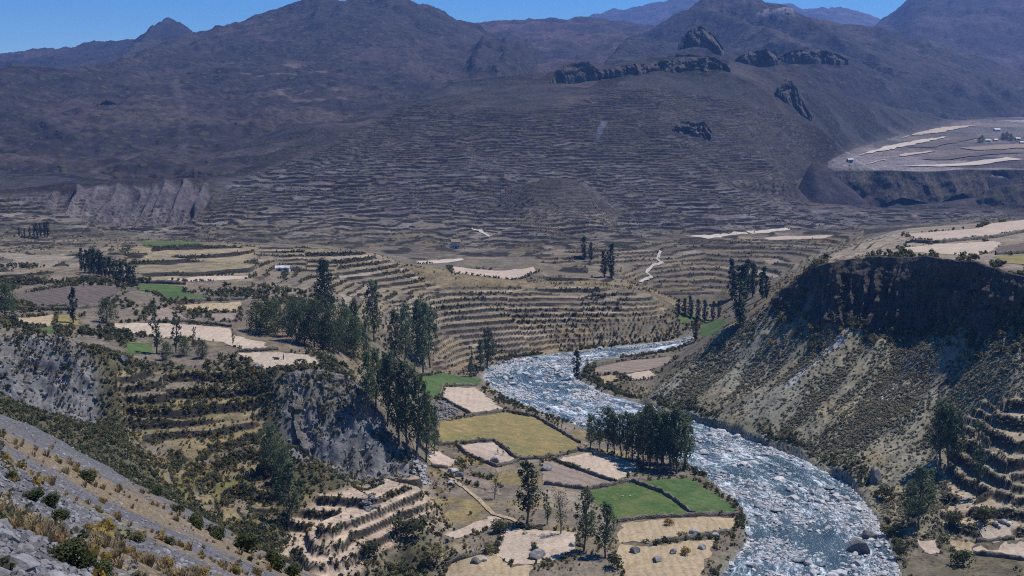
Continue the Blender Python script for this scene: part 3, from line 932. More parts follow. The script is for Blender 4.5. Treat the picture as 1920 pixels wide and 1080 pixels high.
# the far blue ranges
mountain('far_mountain', [([(980, 140, 5200), (1100, 110, 5200), (1250, 110, 5200), (1420, 110, 5200)], False),
                          ([(960, 80, 6600), (1050, 45, 6900), (1092, 33, 7000), (1110, 23, 7000), (1130, 26, 7000), (1142, 18, 7000), (1147, 7, 7000), (1154, 9, 7000), (1160, 14, 7000), (1178, 17, 7000), (1202, 8, 7000),
                            (1240, 1, 7000), (1300, -12, 7000), (1350, 0, 7000), (1420, 10, 7000)], True),
                          ([(960, 140, 8200), (1200, 120, 8200), (1420, 120, 8200)], False)],
         0.0, 0.21, 200, 5300, 8000, 110, 26, 201, (0.10, 0.085, 0.08), (0.15, 0.12, 0.11), 0.3, gull=0.35)
mountain('far_mountain', [([(1380, 120, 5400), (1560, 110, 5400), (1800, 110, 5400)], False),
                          ([(1390, 40, 7200), (1420, 11, 7200), (1440, 3, 7200), (1488, 9, 7200), (1505, 18, 7200), (1540, 13, 7200), (1575, 10, 7200), (1600, 20, 7200), (1655, 35, 7200), (1690, 48, 7200), (1800, 70, 7200)], True),
                          ([(1380, 120, 8400), (1560, 110, 8400), (1800, 110, 8400)], False)],
         0.175, 0.37, 180, 5500, 8200, 100, 26, 211, (0.10, 0.085, 0.08), (0.15, 0.12, 0.11), 0.3, gull=0.35)
# left: low range with a small cone
mountain('far_hill', [([(-200, 190, 2300), (0, 170, 2300), (200, 160, 2300), (450, 150, 2300)], False),
                      ([(-200, 122, 3600), (-60, 106, 3600), (0, 100, 3600), (60, 92, 3600), (140, 86, 3600), (210, 77, 3600), (262, 77, 3600), (285, 62, 3600), (306, 43, 3600), (315, 33, 3600), (324, 40, 3600), (340, 54, 3600),
                        (358, 60, 3600), (385, 63, 3600), (450, 66, 3600)], True),
                      ([(-200, 170, 4600), (100, 150, 4600), (450, 140, 4600)], False)],
         -0.52, -0.20, 260, 2350, 4500, 140, 15, 221, BR, BR2, 0.6, gull=0.5)
# the saddle between the two mountains
mountain('far_hill', [([(820, 190, 1900), (950, 180, 1900), (1100, 170, 1900), (1300, 160, 1900)], False),
                      ([(860, 110, 2600), (1000, 95, 2600), (1150, 80, 2700), (1300, 80, 2700)], False),
                      ([(820, 40, 3800), (885, 41, 3800), (960, 38, 3800), (1020, 36, 3800), (1090, 34, 3800), (1160, 40, 3800), (1230, 48, 3800), (1330, 48, 3800)], True),
                      ([(820, 110, 4600), (1100, 100, 4600), (1330, 100, 4600)], False)],
         -0.075, 0.18, 240, 1950, 4500, 150, 15, 231, (0.066, 0.054, 0.05), (0.12, 0.086, 0.072), 0.6, gull=0.5)
# right: the big purple mountain at the frame's edge
mountain('mountain', [([(1540, 190, 2400), (1700, 205, 2300), (1920, 222, 2300), (2160, 222, 2300)], False),
                      ([(1600, 120, 3000), (1700, 130, 3000), (1800, 140, 3000), (1920, 160, 2900), (2160, 170, 2900)], False),
                      ([(1560, 95, 4300), (1640, 49, 4300), (1662, 36, 4300), (1685, 18, 4300), (1718, -6, 4300), (1760, -22, 4300), (1840, -40, 4300), (1950, -60, 4300), (2160, -50, 4300)], True),
                      ([(1560, 150, 5200), (1800, 60, 5200), (2160, 40, 5200)], False)],
         0.25, 0.535, 280, 2350, 5000, 170, 20, 241, (0.068, 0.055, 0.052), (0.112, 0.084, 0.074), 0.55, gull=0.75)
# the cone in the middle with its long right shoulder
def cone_rocks(x, y, z, u, v, alb):
    m = soft(in_poly(u, v, [(1385, 40), (1400, 24), (1425, 22), (1450, 20), (1480, 24), (1490, 40), (1465, 44), (1440, 36), (1415, 44)]), 1.2)
    n = ridged(x, y, 60, 3, 5)
    z = z + m * n * 26
    alb = lay(alb, np.array([0.40, 0.34, 0.30]), m * sstep(0.55, 0.8, n))
    d = soft(in_poly(u, v, [(1360, 140), (1440, 90), (1600, 95), (1780, 140), (1920, 160), (1990, 200), (1850, 205), (1700, 160), (1560, 120)]), 4)
    r = ridged(x * 0.8 + y * 0.3, y, 90, 4, 15)
    z = z + d * (r - 0.5) * 36
    alb = lay(alb, np.array([0.055, 0.05, 0.05]), d * sstep(0.45, 0.75, r) * 0.8)
    return z, alb


mountain('mountain', [([(1130, 190, 1500), (1250, 170, 1560), (1400, 175, 1600), (1560, 205, 1750), (1700, 232, 1980), (1830, 238, 2100), (1960, 240, 2180), (2160, 240, 2200)], False),
                      ([(1130, 130, 1800), (1260, 100, 1760), (1350, 92, 1800), (1480, 108, 1850), (1600, 140, 1950), (1750, 178, 2150), (1920, 200, 2300), (2160, 210, 2300)], False),
                      ([(1180, 74, 2800), (1230, 50, 2800), (1262, 34, 2800), (1295, 14, 2800), (1325, -5, 2800), (1360, -14, 2800), (1400, -10, 2800), (1440, 8, 2800), (1480, 22, 2800), (1520, 35, 2800), (1580, 43, 2800),
                        (1650, 54, 2800), (1750, 80, 2750), (1850, 110, 2700), (1920, 134, 2650), (2050, 170, 2600), (2160, 185, 2600)], True),
                      ([(1130, 150, 3500), (1360, 60, 3500), (1600, 110, 3500), (1900, 180, 3300), (2160, 200, 3300)], False)],
         0.07, 0.535, 420, 1520, 3300, 260, 11, 251, BR, BR2, 0.65, gull=0.7, outc=cone_rocks)


# the left mountain above the terraces
def left_rocks(x, y, z, u, v, alb):
    m = soft(in_poly(u, v, [(880, 140), (895, 95), (940, 78), (975, 82), (1010, 110), (1000, 150), (930, 155)]), 3)
    r = ridged(x, y, 45, 4, 25)
    z = z + m * (14 + r * 22)
    alb = lay(alb, np.array([0.06, 0.055, 0.055]), m * 0.8)
    g = soft(in_poly(u, v, [(320, 150), (338, 150), (352, 230), (350, 300), (330, 300), (336, 220)]), 1.5)
    alb = lay(alb, np.array([0.14, 0.12, 0.10]), g * 0.4)
    p = soft(in_poly(u, v, [(440, 130), (640, 120), (650, 195), (540, 190)]), 4) * sstep(0.35, 0.7, fbm(x, y * 3.0, 60, 3, 27))
    alb = lay(alb, np.array([0.24, 0.17, 0.12]), p * 0.8)
    return z, alb


mountain('mountain', [([(-200, 352, 930), (0, 352, 930), (250, 342, 945), (450, 330, 960), (600, 300, 1060), (720, 280, 1120), (850, 240, 1300), (1010, 190, 1500)], False),
                      ([(-200, 290, 1120), (0, 285, 1130), (150, 290, 1130), (300, 275, 1150), (450, 255, 1200), (620, 225, 1300), (760, 190, 1450), (880, 180, 1600), (1010, 160, 1750)], False),
                      ([(-200, 200, 1400), (0, 205, 1380), (150, 200, 1420), (330, 190, 1480), (450, 175, 1600), (600, 150, 1700), (760, 130, 1800), (880, 130, 1900), (1010, 130, 2050)], False),
                      ([(-200, 118, 1700), (-60, 124, 1700), (60, 132, 1720), (150, 136, 1780), (200, 128, 1850), (250, 108, 2000), (300, 86, 2250), (345, 68, 2500), (375, 61, 2600), (420, 51, 2600), (460, 48, 2600), (500, 28, 2600), (545, 8, 2600),
                        (590, -9, 2600), (615, -4, 2600), (642, 5, 2600), (662, 1, 2600), (700, -13, 2600), (740, -14, 2600), (790, 10, 2600), (840, 28, 2650), (885, 41, 2750), (950, 80, 2750), (1010, 110, 2750)], True),
                      ([(300, 105, 2100), (450, 105, 2100), (600, 75, 2150), (740, 55, 2200), (850, 80, 2300)], False),
                      ([(-200, 200, 2300), (100, 190, 2400), (350, 120, 3100), (600, 60, 3200), (740, 60, 3200), (900, 110, 3200), (1010, 150, 3200)], False)],
         -0.53, 0.03, 480, 940, 3100, 330, 9, 261, (0.054, 0.047, 0.043), (0.092, 0.073, 0.060), 0.7, gull=0.6, outc=left_rocks)

# open country to the horizon under and behind everything
n_ = 24
gx_ = np.linspace(-16000, 16000, n_)
gy_ = np.linspace(2100, 30000, n_)
GX, GY = np.meshgrid(gx_, gy_)
GZ = 40 + fbm(GX, GY, 4000, 3, 91) * 30
terrain_obj('plain_terrain', GX, GY, GZ, np.zeros(GX.shape + (3,)) + C3(0.12, 0.1, 0.085), np.full(GX.shape, 0.4), 'ground_mountain')
print('mountains', round(time.time() - T0, 1))

# ================================================================ RIVER
k = NB('river_water')
p = k.pos()
fl_ = k.attr('flow').outputs['Vector']          # metres along and across the current
mp = k.n('Mapping')
mp.inputs['Scale'].default_value = (0.34, 1.0, 1.0)
k.l(fl_, mp.inputs['Vector'])
n1 = k.noise(1.1, 6, 0.7, mp.outputs[0], 0.8)
n2 = k.noise(0.16, 3, 0.55, mp.outputs[0])
n3 = k.noise(2.6, 5, 0.7, p)
calm = k.attr('calm').outputs['Fac']
f = k.math('ADD', k.math('MULTIPLY', n1, 0.62), k.math('MULTIPLY', n2, 0.45))
f = k.math('ADD', f, k.math('MULTIPLY', n3, 0.28))
f = k.math('SUBTRACT', f, k.math('MULTIPLY', calm, 0.16))
fo = k.ramp(f, [(0.685, (0, 0, 0)), (0.81, (1, 1, 1))])
wc = k.ramp(n2, [(0.35, (0.035, 0.075, 0.105)), (0.65, (0.085, 0.135, 0.175))])
c = k.mix(fo, wc, (0.80, 0.85, 0.90))
k.base(c)
k.b.inputs['Specular IOR Level'].default_value = 0.5
rr = k.ramp(fo, [(0, (0.22,) * 3), (1, (0.7,) * 3)])
k.l(rr, k.b.inputs['Roughness'])
k.bump(k.math('ADD', k.math('MULTIPLY', n1, 1.0), k.math('MULTIPLY', n3, 0.6)), 0.9, 0.8)


def poly_sheet(outline, spacing, zf=None, lift=0.0, jitter=0.0):
    """outline: world xy; returns verts, faces of a triangulated sheet that follows zf"""
    xs, ys = [q[0] for q in outline], [q[1] for q in outline]
    pts = []
    n = len(outline)
    for i in range(n):
        a_, b_ = outline[i], outline[(i + 1) % n]
        m = max(1, int(math.hypot(b_[0] - a_[0], b_[1] - a_[1]) / spacing))
        for t in range(m):
            pts.append((a_[0] + (b_[0] - a_[0]) * t / m, a_[1] + (b_[1] - a_[1]) * t / m))
    if jitter:
        pts = [(q[0] + random.gauss(0, jitter), q[1] + random.gauss(0, jitter)) for q in pts]
    nb = len(pts)
    gx, gy = np.meshgrid(np.arange(min(xs), max(xs), spacing), np.arange(min(ys), max(ys), spacing))
    gx, gy = gx.ravel() + RNG.uniform(-.2, .2, gx.size) * spacing, gy.ravel() + RNG.uniform(-.2, .2, gx.size) * spacing
    ins = in_poly(gx, gy, pts)
    pts += list(zip(gx[ins].tolist(), gy[ins].tolist()))
    ed = [(i, (i + 1) % nb) for i in range(nb)]
    vo, _e, fo_, *_ = delaunay_2d_cdt([Vector(q) for q in pts], ed, [], 1, 1e-5)
    V = np.array([(q[0], q[1]) for q in vo])
    zz = (zf(V[:, 0], V[:, 1]) if zf else np.zeros(len(V))) + lift
    return np.c_[V, zz], [tuple(q) for q in fo_]


POOL = [(1476, 955), (1500, 985), (1545, 996), (1588, 1012), (1604, 1040), (1580, 1062), (1510, 1048), (1478, 1005), (1462, 970)]
POOL2 = [(965, 700), (1040, 705), (1100, 735), (1060, 738), (1000, 722)]
wide = [(q[0], q[1]) for q in RIVER_POLY]
vv, ff = poly_sheet(wide, 1.0)
vv[:, 2] = fbm(vv[:, 0], vv[:, 1], 4, 3, 95) * 0.16 + fbm(vv[:, 0], vv[:, 1], 1.3, 2, 96) * 0.10
o = mesh_obj('river', vv, ff, 'river_water', smooth=True)
o['kind'] = 'structure'
ca = o.data.attributes.new('calm', 'FLOAT', 'POINT')
cu, cv = project(vv[:, 0], vv[:, 1], vv[:, 2])
ca.data.foreach_set('value', (in_poly(cu + fbm(vv[:, 0], vv[:, 1], 5, 3, 97) * 22, cv + fbm(vv[:, 0], vv[:, 1], 4, 3, 98) * 12, POOL) | in_poly(cu, cv, POOL2)).astype(np.float32))
CL = np.array([((a_[0] + b_[0]) / 2, (a_[1] + b_[1]) / 2) for a_, b_ in zip([at(u, v, z=0)[:2] for u, v in RIVER_LEFT[:17]], [at(u, v, z=0)[:2] for u, v in RIVER_RIGHT])])
best = np.full(len(vv), 1e9)
fs, ft = np.zeros(len(vv)), np.zeros(len(vv))
s0 = 0.0
for (x0, y0), (x1, y1) in zip(CL[:-1], CL[1:]):
    L_ = math.hypot(x1 - x0, y1 - y0)
    tx, ty = (x1 - x0) / L_, (y1 - y0) / L_
    q = np.clip((vv[:, 0] - x0) * tx + (vv[:, 1] - y0) * ty, 0, L_)
    dd = np.hypot(vv[:, 0] - x0 - q * tx, vv[:, 1] - y0 - q * ty)
    m = dd < best
    best[m] = dd[m]
    fs[m] = (s0 + q)[m]
    ft[m] = ((vv[:, 0] - x0) * -ty + (vv[:, 1] - y0) * tx)[m]
    s0 += L_
fa = o.data.attributes.new('flow', 'FLOAT_VECTOR', 'POINT')
fa.data.foreach_set('vector', np.c_[fs, ft, np.zeros(len(vv))].astype(np.float32).ravel())
# the upstream reach that shows again beyond the meadow
up = [at(u, v, z=4.0)[:2] for u, v in [(1300, 628), (1330, 610), (1338, 592), (1346, 577), (1420, 574), (1400, 592), (1360, 605), (1312, 640)]]

# ================================================================ HAZE
k = NB('haze_air')
k.t.nodes.remove(k.b)
pv = k.n('VolumePrincipled')
pv.inputs['Color'].default_value = (0.19, 0.40, 1.0, 1)
pv.inputs['Density'].default_value = 0.0001
pv.inputs['Anisotropy'].default_value = 0.2
k.l(pv.outputs[0], k.out.inputs['Volume'])
hb = [(-5200, -300, -40), (5200, -300, -40), (5200, 9000, -40), (-5200, 9000, -40)]
hv = hb + [(x_, y_, 900) for x_, y_, _ in hb]
HAZE = mesh_obj('haze', hv, [(3, 2, 1, 0), (4, 5, 6, 7), (0, 1, 5, 4), (1, 2, 6, 5), (2, 3, 7, 6), (3, 0, 4, 7)], 'haze_air')
HAZE['kind'] = 'stuff'
HAZE['label'] = 'thin blue haze in the air of the valley'

# ================================================================ FIELDS
def field_mat(name, c1, c2, c3, furrow, fscale=0.13, direction='DIAGONAL'):
    k = NB('field_' + name)
    p = k.pos()
    n1 = k.noise(1.3, 5, 0.7, p)
    n2 = k.noise(0.09, 5, 0.68, p, 0.9)
    n3 = k.noise(0.35, 3, 0.6, p)
    c = k.mix(k.ramp(n2, [(0.38, (0, 0, 0)), (0.62, (1, 1, 1))]), c1, c2)
    c = k.mix(k.ramp(n3, [(0.55, (0, 0, 0)), (0.72, (0.8, 0.8, 0.8))]), c, c3)
    c = k.mix(1.0, c, k.ramp(n1, [(0.25, (0.62, 0.62, 0.62)), (0.5, (1, 1, 1)), (0.75, (1.35, 1.33, 1.3))]), 'MULTIPLY')
    wv = k.n('TexWave', wave_type='BANDS', bands_direction=direction)
    wv.inputs['Scale'].default_value = fscale
    wv.inputs['Distortion'].default_value = 5.0
    wv.inputs['Detail'].default_value = 2
    k.l(p, wv.inputs['Vector'])
    c = k.mix(furrow, c, k.mix(1.0, c, k.ramp(wv.outputs['Fac'], [(0.0, (0.45, 0.44, 0.43)), (0.6, (1.1, 1.1, 1.1))]), 'MULTIPLY'))
    k.base(c)
    k.rough(0.95)
    k.b.inputs['Specular IOR Level'].default_value = 0.08
    k.bump(k.math('ADD', n1, k.math('MULTIPLY', wv.outputs['Fac'], furrow)), 0.7, 0.25)


field_mat('green', (0.046, 0.088, 0.028), (0.080, 0.118, 0.042), (0.125, 0.130, 0.055), 0.15)
field_mat('meadow', (0.042, 0.092, 0.024), (0.095, 0.120, 0.042), (0.135, 0.13, 0.05), 0.1)
field_mat('olive', (0.235, 0.175, 0.072), (0.150, 0.140, 0.062), (0.31, 0.235, 0.115), 0.12)
field_mat('straw', (0.43, 0.345, 0.265), (0.355, 0.285, 0.225), (0.30, 0.235, 0.165), 0.12, 0.14, 'X')
field_mat('pale', (0.46, 0.40, 0.34), (0.40, 0.33, 0.27), (0.34, 0.28, 0.22), 0.2)
field_mat('pinkish', (0.41, 0.325, 0.265), (0.345, 0.27, 0.215), (0.45, 0.36, 0.28), 0.2, 0.11)
field_mat('tan', (0.37, 0.285, 0.185), (0.30, 0.235, 0.15), (0.24, 0.18, 0.09), 0.2, 0.16, 'X')
field_mat('brown', (0.235, 0.185, 0.15), (0.20, 0.155, 0.125), (0.27, 0.22, 0.17), 0.25, 0.12, 'DIAGONAL')
field_mat('earth', (0.105, 0.085, 0.075), (0.125, 0.098, 0.082), (0.09, 0.072, 0.062), 0.35)
for (kind_, poly_, lab_), xy in zip(FIELDS, FIELD_XY):
    d_ = np.mean([q[1] for q in xy])
    vv, ff = poly_sheet(xy, 1.5 if d_ < 460 else (3.0 if d_ < 900 else 8.0), ground_z, 0.10 if d_ < 900 else 0.9, 0.45 if d_ < 460 else (0.6 if d_ < 900 else 1.5))
    o = mesh_obj('field', vv, ff, 'field_' + kind_, smooth=True)
    tag(o, lab_, None, None, 'structure')

# ================================================================ STONE WALLS
k = NB('dry_stone')
p = k.pos()
vo = k.n('TexVoronoi')
vo.inputs['Scale'].default_value = 2.4
k.l(p, vo.inputs['Vector'])
c = k.mix(vo.outputs['Color'], (0.11, 0.092, 0.078), (0.20, 0.175, 0.15))
c = k.mix(k.ramp(k.noise(0.5, 3, 0.6, p), [(0.45, (0, 0, 0)), (0.65, (1, 1, 1))]), c, (0.075, 0.072, 0.036))
k.base(c); k.rough(0.95)
k.bump(vo.outputs['Distance'], 0.8, 0.2)


def stone_wall(path, label, h=0.9, wdt=0.7, dense=0.9, group='dry stone walls between the fields'):
    """path in photograph pixels; a tumbled dry stone wall that follows the ground"""
    P = [first_hit(ZS, u, v) for u, v in path]
    pts = []
    for (x0, y0), (x1, y1) in zip(P[:-1], P[1:]):
        m = max(1, int(math.hypot(x1 - x0, y1 - y0) / dense))
        pts += [(x0 + (x1 - x0) * t / m, y0 + (y1 - y0) * t / m) for t in range(m)]
    pts.append(P[-1])
    A = np.array(pts)
    tn = np.gradient(A, axis=0)
    tn /= np.linalg.norm(tn, axis=1)[:, None] + 1e-9
    nn = np.c_[-tn[:, 1], tn[:, 0]]
    A = A + nn * fbm(A[:, 0], A[:, 1], 6, 2, 5)[:, None] * 0.3
    gz = ground_z(A[:, 0], A[:, 1])
    hh = h * (0.75 + 0.5 * RNG.random(len(A)))
    ws = wdt * (0.8 + 0.4 * RNG.random(len(A)))
    prof = [(-0.62, -0.35), (-0.5, 0.45), (-0.34, 0.95), (0.05, 1.05), (0.36, 0.9), (0.5, 0.4), (0.62, -0.35)]
    V = []
    for s_, t_ in prof:
        jit = RNG.normal(0, 0.07, len(A))
        q = A + nn * ((s_ + jit) * ws)[:, None]
        V.append(np.c_[q, gz + t_ * hh + RNG.normal(0, 0.05, len(A))])
    V = np.stack(V, 1)
    n, m = V.shape[:2]
    idx = np.arange(n * m).reshape(n, m)
    F = np.stack([idx[:-1, :-1], idx[1:, :-1], idx[1:, 1:], idx[:-1, 1:]], -1).reshape(-1, 4)
    o = mesh_obj('stone_wall', V.reshape(-1, 3), F, 'dry_stone')
    return tag(o, label, 'stone wall', group)


WALLS = [
    ([(822, 747), (832, 724), (893, 724)], 'stone wall under the green plot at the river bend'),
    ([(829, 748), (850, 760), (886, 779)], 'stone wall between the grey stone pile and the furrowed field'),
    ([(872, 782), (948, 771), (1003, 781), (1086, 831)], 'long stone wall along the top of the yellow-olive field'),
    ([(818, 831), (926, 826), (972, 863), (1012, 862), (1082, 848)], 'bent stone wall along the bottom of the yellow-olive field'),
    ([(858, 834), (858, 838), (872, 852), (932, 876), (974, 866)], 'stone wall under the field with two standing people'),
    ([(808, 870), (840, 878)], 'short wall below the small bare plot by the dark trees'),
    ([(1036, 863), (1098, 886), (1152, 904)], 'low wall dividing the pale stubble from the fallow field'),
    ([(1100, 919), (1184, 903), (1240, 922)], 'dark wall along the top of the meadow below the grove'),
    ([(1184, 904), (1244, 926), (1304, 967)], 'wall running through the middle of the green meadow'),
    ([(1158, 980), (1210, 972), (1300, 968), (1390, 967)], 'stone wall between the meadow and the tan field below it'),
    ([(1230, 1020), (1292, 1012), (1372, 998)], 'dark wall across the tan field beside the rapids'),
    ([(836, 1060), (880, 1045), (925, 1036)], 'wall at the foot of the dark bank at bottom centre'),
    ([(1020, 908), (1100, 918)], 'wall below the greyish brown fallow field'),
    ([(28, 580), (133, 582), (194, 576), (232, 549)], 'dark hedge wall under the ploughed field at far left'),
    ([(255, 531), (348, 534)], 'wall behind the green field of the bench'),
    ([(320, 568), (422, 564), (458, 563)], 'wall between the green field and the tan field below'),
    ([(274, 605), (352, 604), (374, 607), (434, 614)], 'wall along the top of the long pale stubble field'),
    ([(448, 660), (498, 658), (522, 657)], 'low wall behind the pale cliff-edge field'),
    ([(1698, 457), (1758, 457), (1868, 446), (1930, 434)], 'long dark wall between the two fields of the cliff bench'),
    ([(1866, 478), (1930, 475)], 'short dark wall under the ploughed plot at the right edge'),
    ([(1824, 1045), (1876, 1063), (1930, 1078)], 'terrace wall in the bottom right corner'),
    ([(1830, 1019), (1902, 1014)], 'terrace wall between the straw plots at bottom right'),
]
for pth, lab_ in WALLS:
    stone_wall(pth, lab_, 1.0 if pth[0][1] > 600 else 1.3)

# ================================================================ ROCKS
def rock_mesh(name, seed, n=2, rough=0.28, flat=0.75):
    bm = bmesh.new()
    bmesh.ops.create_icosphere(bm, subdivisions=n, radius=1)
    r = random.Random(seed)
    planes = [(Vector((r.gauss(0, 1), r.gauss(0, 1), r.gauss(0, 0.8))).normalized(), r.uniform(0.5, 0.85)) for _ in range(11)]
    for v in bm.verts:
        for nrm, dd in planes:                       # broken faces
            t = v.co.dot(nrm)
            if t > dd:
                v.co -= nrm * (t - dd)
        q = v.co
        v.co *= 1 + rough * 0.5 * (math.sin(q.x * 5 + seed) * math.cos(q.y * 4.3 + seed * 2) + r.uniform(-0.5, 0.5) * 0.5)
        v.co.z *= flat
    me = bpy.data.meshes.new(name)
    bm.to_mesh(me)
    bm.free()
    return me


def rock_mat(name, c1, c2, c3, scale=1.5, bump=0.15):
    k = NB(name)
    p = k.pos()
    rnd = k.n('ObjectInfo').outputs['Random']
    n1 = k.noise(scale, 6, 0.7, p)
    n2 = k.noise(scale * 0.25, 3, 0.6, p)
    c = k.mix(k.ramp(n1, [(0.35, (0, 0, 0)), (0.65, (1, 1, 1))]), c1, c2)
    c = k.mix(k.ramp(n2, [(0.5, (0, 0, 0)), (0.7, (1, 1, 1))]), c, c3)
    c = k.mix(1.0, c, k.ramp(rnd, [(0, (0.65, 0.65, 0.67)), (1, (1.25, 1.23, 1.2))]), 'MULTIPLY')
    k.base(c); k.rough(0.9)
    k.bump(n1, 0.8, bump)


rock_mat('river_rock', (0.29, 0.29, 0.295), (0.50, 0.50, 0.50), (0.14, 0.14, 0.14), 2.0)
rock_mat('grey_rock', (0.12, 0.115, 0.112), (0.27, 0.26, 0.25), (0.08, 0.076, 0.07), 1.6)
rock_mat('dark_rock', (0.055, 0.050, 0.050), (0.095, 0.085, 0.08), (0.045, 0.045, 0.035), 0.12, 2.0)
rock_mat('scree_rock', (0.15, 0.146, 0.155), (0.26, 0.255, 0.265), (0.10, 0.098, 0.10), 5.0, 0.05)
ROCKS = {}
for mn in ('river_rock', 'grey_rock', 'scree_rock'):
    ROCKS[mn] = []
    for i in range(5):
        me = rock_mesh('rock', 50 + i * 7 + len(mn), 2 if mn != 'scree_rock' else 1)
        me.materials.append(MATS[mn])
        ROCKS[mn].append(me)


def put(name, me, loc, scale, rz=0.0, tilt=0.0, label=None, cat=None, group=None, parent=None):
    o = bpy.data.objects.new(name, me)
    COL.objects.link(o)
    o.location = loc
    o.scale = scale if hasattr(scale, '__len__') else (scale,) * 3
    o.rotation_euler = (tilt, tilt * 0.6, rz)
    if parent is not None:
        o.parent = parent
    return tag(o, label, cat, group)


# ================================================================ CLIFF FACES
def cliff_mat(name, c1, c2, c3, sc, streak=0.2, bump=1.0):
    k = NB(name)
    mp = k.n('Mapping')
    mp.inputs['Scale'].default_value = (1, 1, streak)
    k.l(k.pos(), mp.inputs['Vector'])
    n1 = k.noise(sc, 6, 0.7, mp.outputs[0])
    n2 = k.noise(sc * 0.18, 4, 0.6, k.pos())
    n3 = k.noise(sc * 2.5, 4, 0.7, k.pos())
    c = k.mix(k.ramp(n1, [(0.35, (0, 0, 0)), (0.65, (1, 1, 1))]), c1, c2)
    c = k.mix(k.ramp(n2, [(0.48, (0, 0, 0)), (0.66, (0.85, 0.85, 0.85))]), c, c3)
    c = k.mix(1.0, c, k.ramp(n3, [(0.3, (0.6, 0.6, 0.6)), (0.7, (1.4, 1.4, 1.4))]), 'MULTIPLY')
    k.base(c); k.rough(0.95)
    k.b.inputs['Specular IOR Level'].default_value = 0.1
    k.bump(k.math('ADD', n1, k.math('MULTIPLY', n3, 0.5)), 0.9, bump)


cliff_mat('cliff_dark', (0.022, 0.020, 0.020), (0.125, 0.104, 0.092), (0.070, 0.066, 0.040), 0.5, 0.22, 1.2)  # rock colour darkened for the shade; streaks stand in for unlit relief
cliff_mat('cliff_grey', (0.115, 0.103, 0.095), (0.32, 0.295, 0.275), (0.115, 0.10, 0.062), 1.1, 0.22, 1.4)


def resample(P, n):
    A = np.array(P)
    d = np.r_[0, np.cumsum(np.linalg.norm(np.diff(A[:, :2], axis=0), axis=1))]
    t = np.linspace(0, d[-1], n)
    return np.stack([np.interp(t, d, A[:, i]) for i in range(3)], -1), t


def cliff(top, bottom, ns, nt_, amp, freq, mat, label, out0=1.0, steep=0.55, seed=1, dip=2.0):
    """a rock face hung between a rim and a foot line, broken into buttresses, clefts and ledges"""
    T, s_ = resample([at(*q) for q in top], ns)
    B, _s = resample([at(*q) for q in bottom], ns)
    B[:, 2] -= dip
    tv = np.linspace(0, 1, nt_)[:, None, None]
    hmix = tv ** (1 / steep) * 0.55 + tv * 0.45
    P = T[None] * (1 - tv) + B[None] * tv
    P[..., :2] = T[None, :, :2] * (1 - hmix) + B[None, :, :2] * hmix
    al = np.gradient(blur(T, 6, 0), axis=0)[:, :2]
    al /= np.linalg.norm(al, axis=1)[:, None] + 1e-9
    nrm = np.c_[al[:, 1], -al[:, 0]]
    nrm[nrm[:, 1] > 0.3] *= -1
    zz = P[..., 2]
    ss = np.broadcast_to(s_[None, :], zz.shape)
    wob = fbm(ss, zz, 12 / freq * 0.3, 2, seed + 3) * 0.6 / freq
    d = ridged((ss + wob) * freq, zz * freq * 0.10, 1.0, 4, seed) * 1.15 + ridged((ss + wob) * freq * 0.33, zz * freq * 0.05, 1.0, 2, seed + 4) * 1.0 - 0.75
    led = fbm(ss * freq * 0.4, zz * freq * 1.5, 1.0, 3, seed + 6) * 0.34 + fbm(ss * freq * 2.5, zz * freq * 2.0, 1.0, 4, seed + 8) * 0.26
    env = np.clip(0.18 + tv[..., 0] * 2.2, 0, 1)
    o_ = (out0 + amp * (d + led)) * env
    P[..., 0] += nrm[None, :, 0] * o_
    P[..., 1] += nrm[None, :, 1] * o_
    P[..., 2] += fbm(ss * freq, zz * freq, 1.2, 3, seed + 9) * amp * 0.12
    P[0, :, 0] -= nrm[:, 0] * 1.0
    P[0, :, 1] -= nrm[:, 1] * 1.0
    o = mesh_obj('cliff_face', P.reshape(-1, 3), grid_faces(nt_, ns)[:, ::-1], mat)
    return tag(o, label, None, None, 'structure')


RIM = [(1470, 552, 447), (1482, 536, 443), (1500, 518, 432), (1522, 502, 422), (1560, 492, 419), (1640, 479, 416), (1700, 481, 408), (1760, 484, 398), (1830, 492, 378), (1900, 512, 352), (1960, 520, 344), (2150, 530, 330)]
FOOT = [(1446, 566, 445), (1475, 572, 434), (1505, 578, 422), (1540, 594, 412), (1600, 584, 411), (1640, 600, 406), (1690, 612, 401), (1725, 598, 401), (1765, 602, 391), (1800, 592, 382), (1830, 602, 369), (1900, 618, 344), (1960, 624, 335), (2150, 634, 322)]
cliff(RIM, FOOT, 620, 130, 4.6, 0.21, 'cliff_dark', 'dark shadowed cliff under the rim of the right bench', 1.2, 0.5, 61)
cliff([(508, 704, 335), (560, 695, 334), (600, 693, 335), (650, 704, 337), (690, 743, 338), (722, 793, 336), (762, 843, 333)], [(528, 838, 321), (560, 868, 321), (600, 888, 320), (650, 896, 320), (690, 893, 321), (725, 888, 322), (768, 872, 324)],
      330, 120, 2.4, 0.42, 'cliff_grey', 'grey broken bluff below the cliff-edge field', 0.7, 0.6, 71)
cliff([(-60, 632, 338), (0, 628, 339), (50, 639, 332), (130, 643, 334), (178, 664, 336)], [(-60, 735, 311), (30, 782, 311), (70, 795, 313), (110, 802, 315), (185, 797, 317)],
      260, 100, 2.2, 0.42, 'cliff_grey', 'grey crag at the left edge of the ravine', 0.6, 0.6, 81)
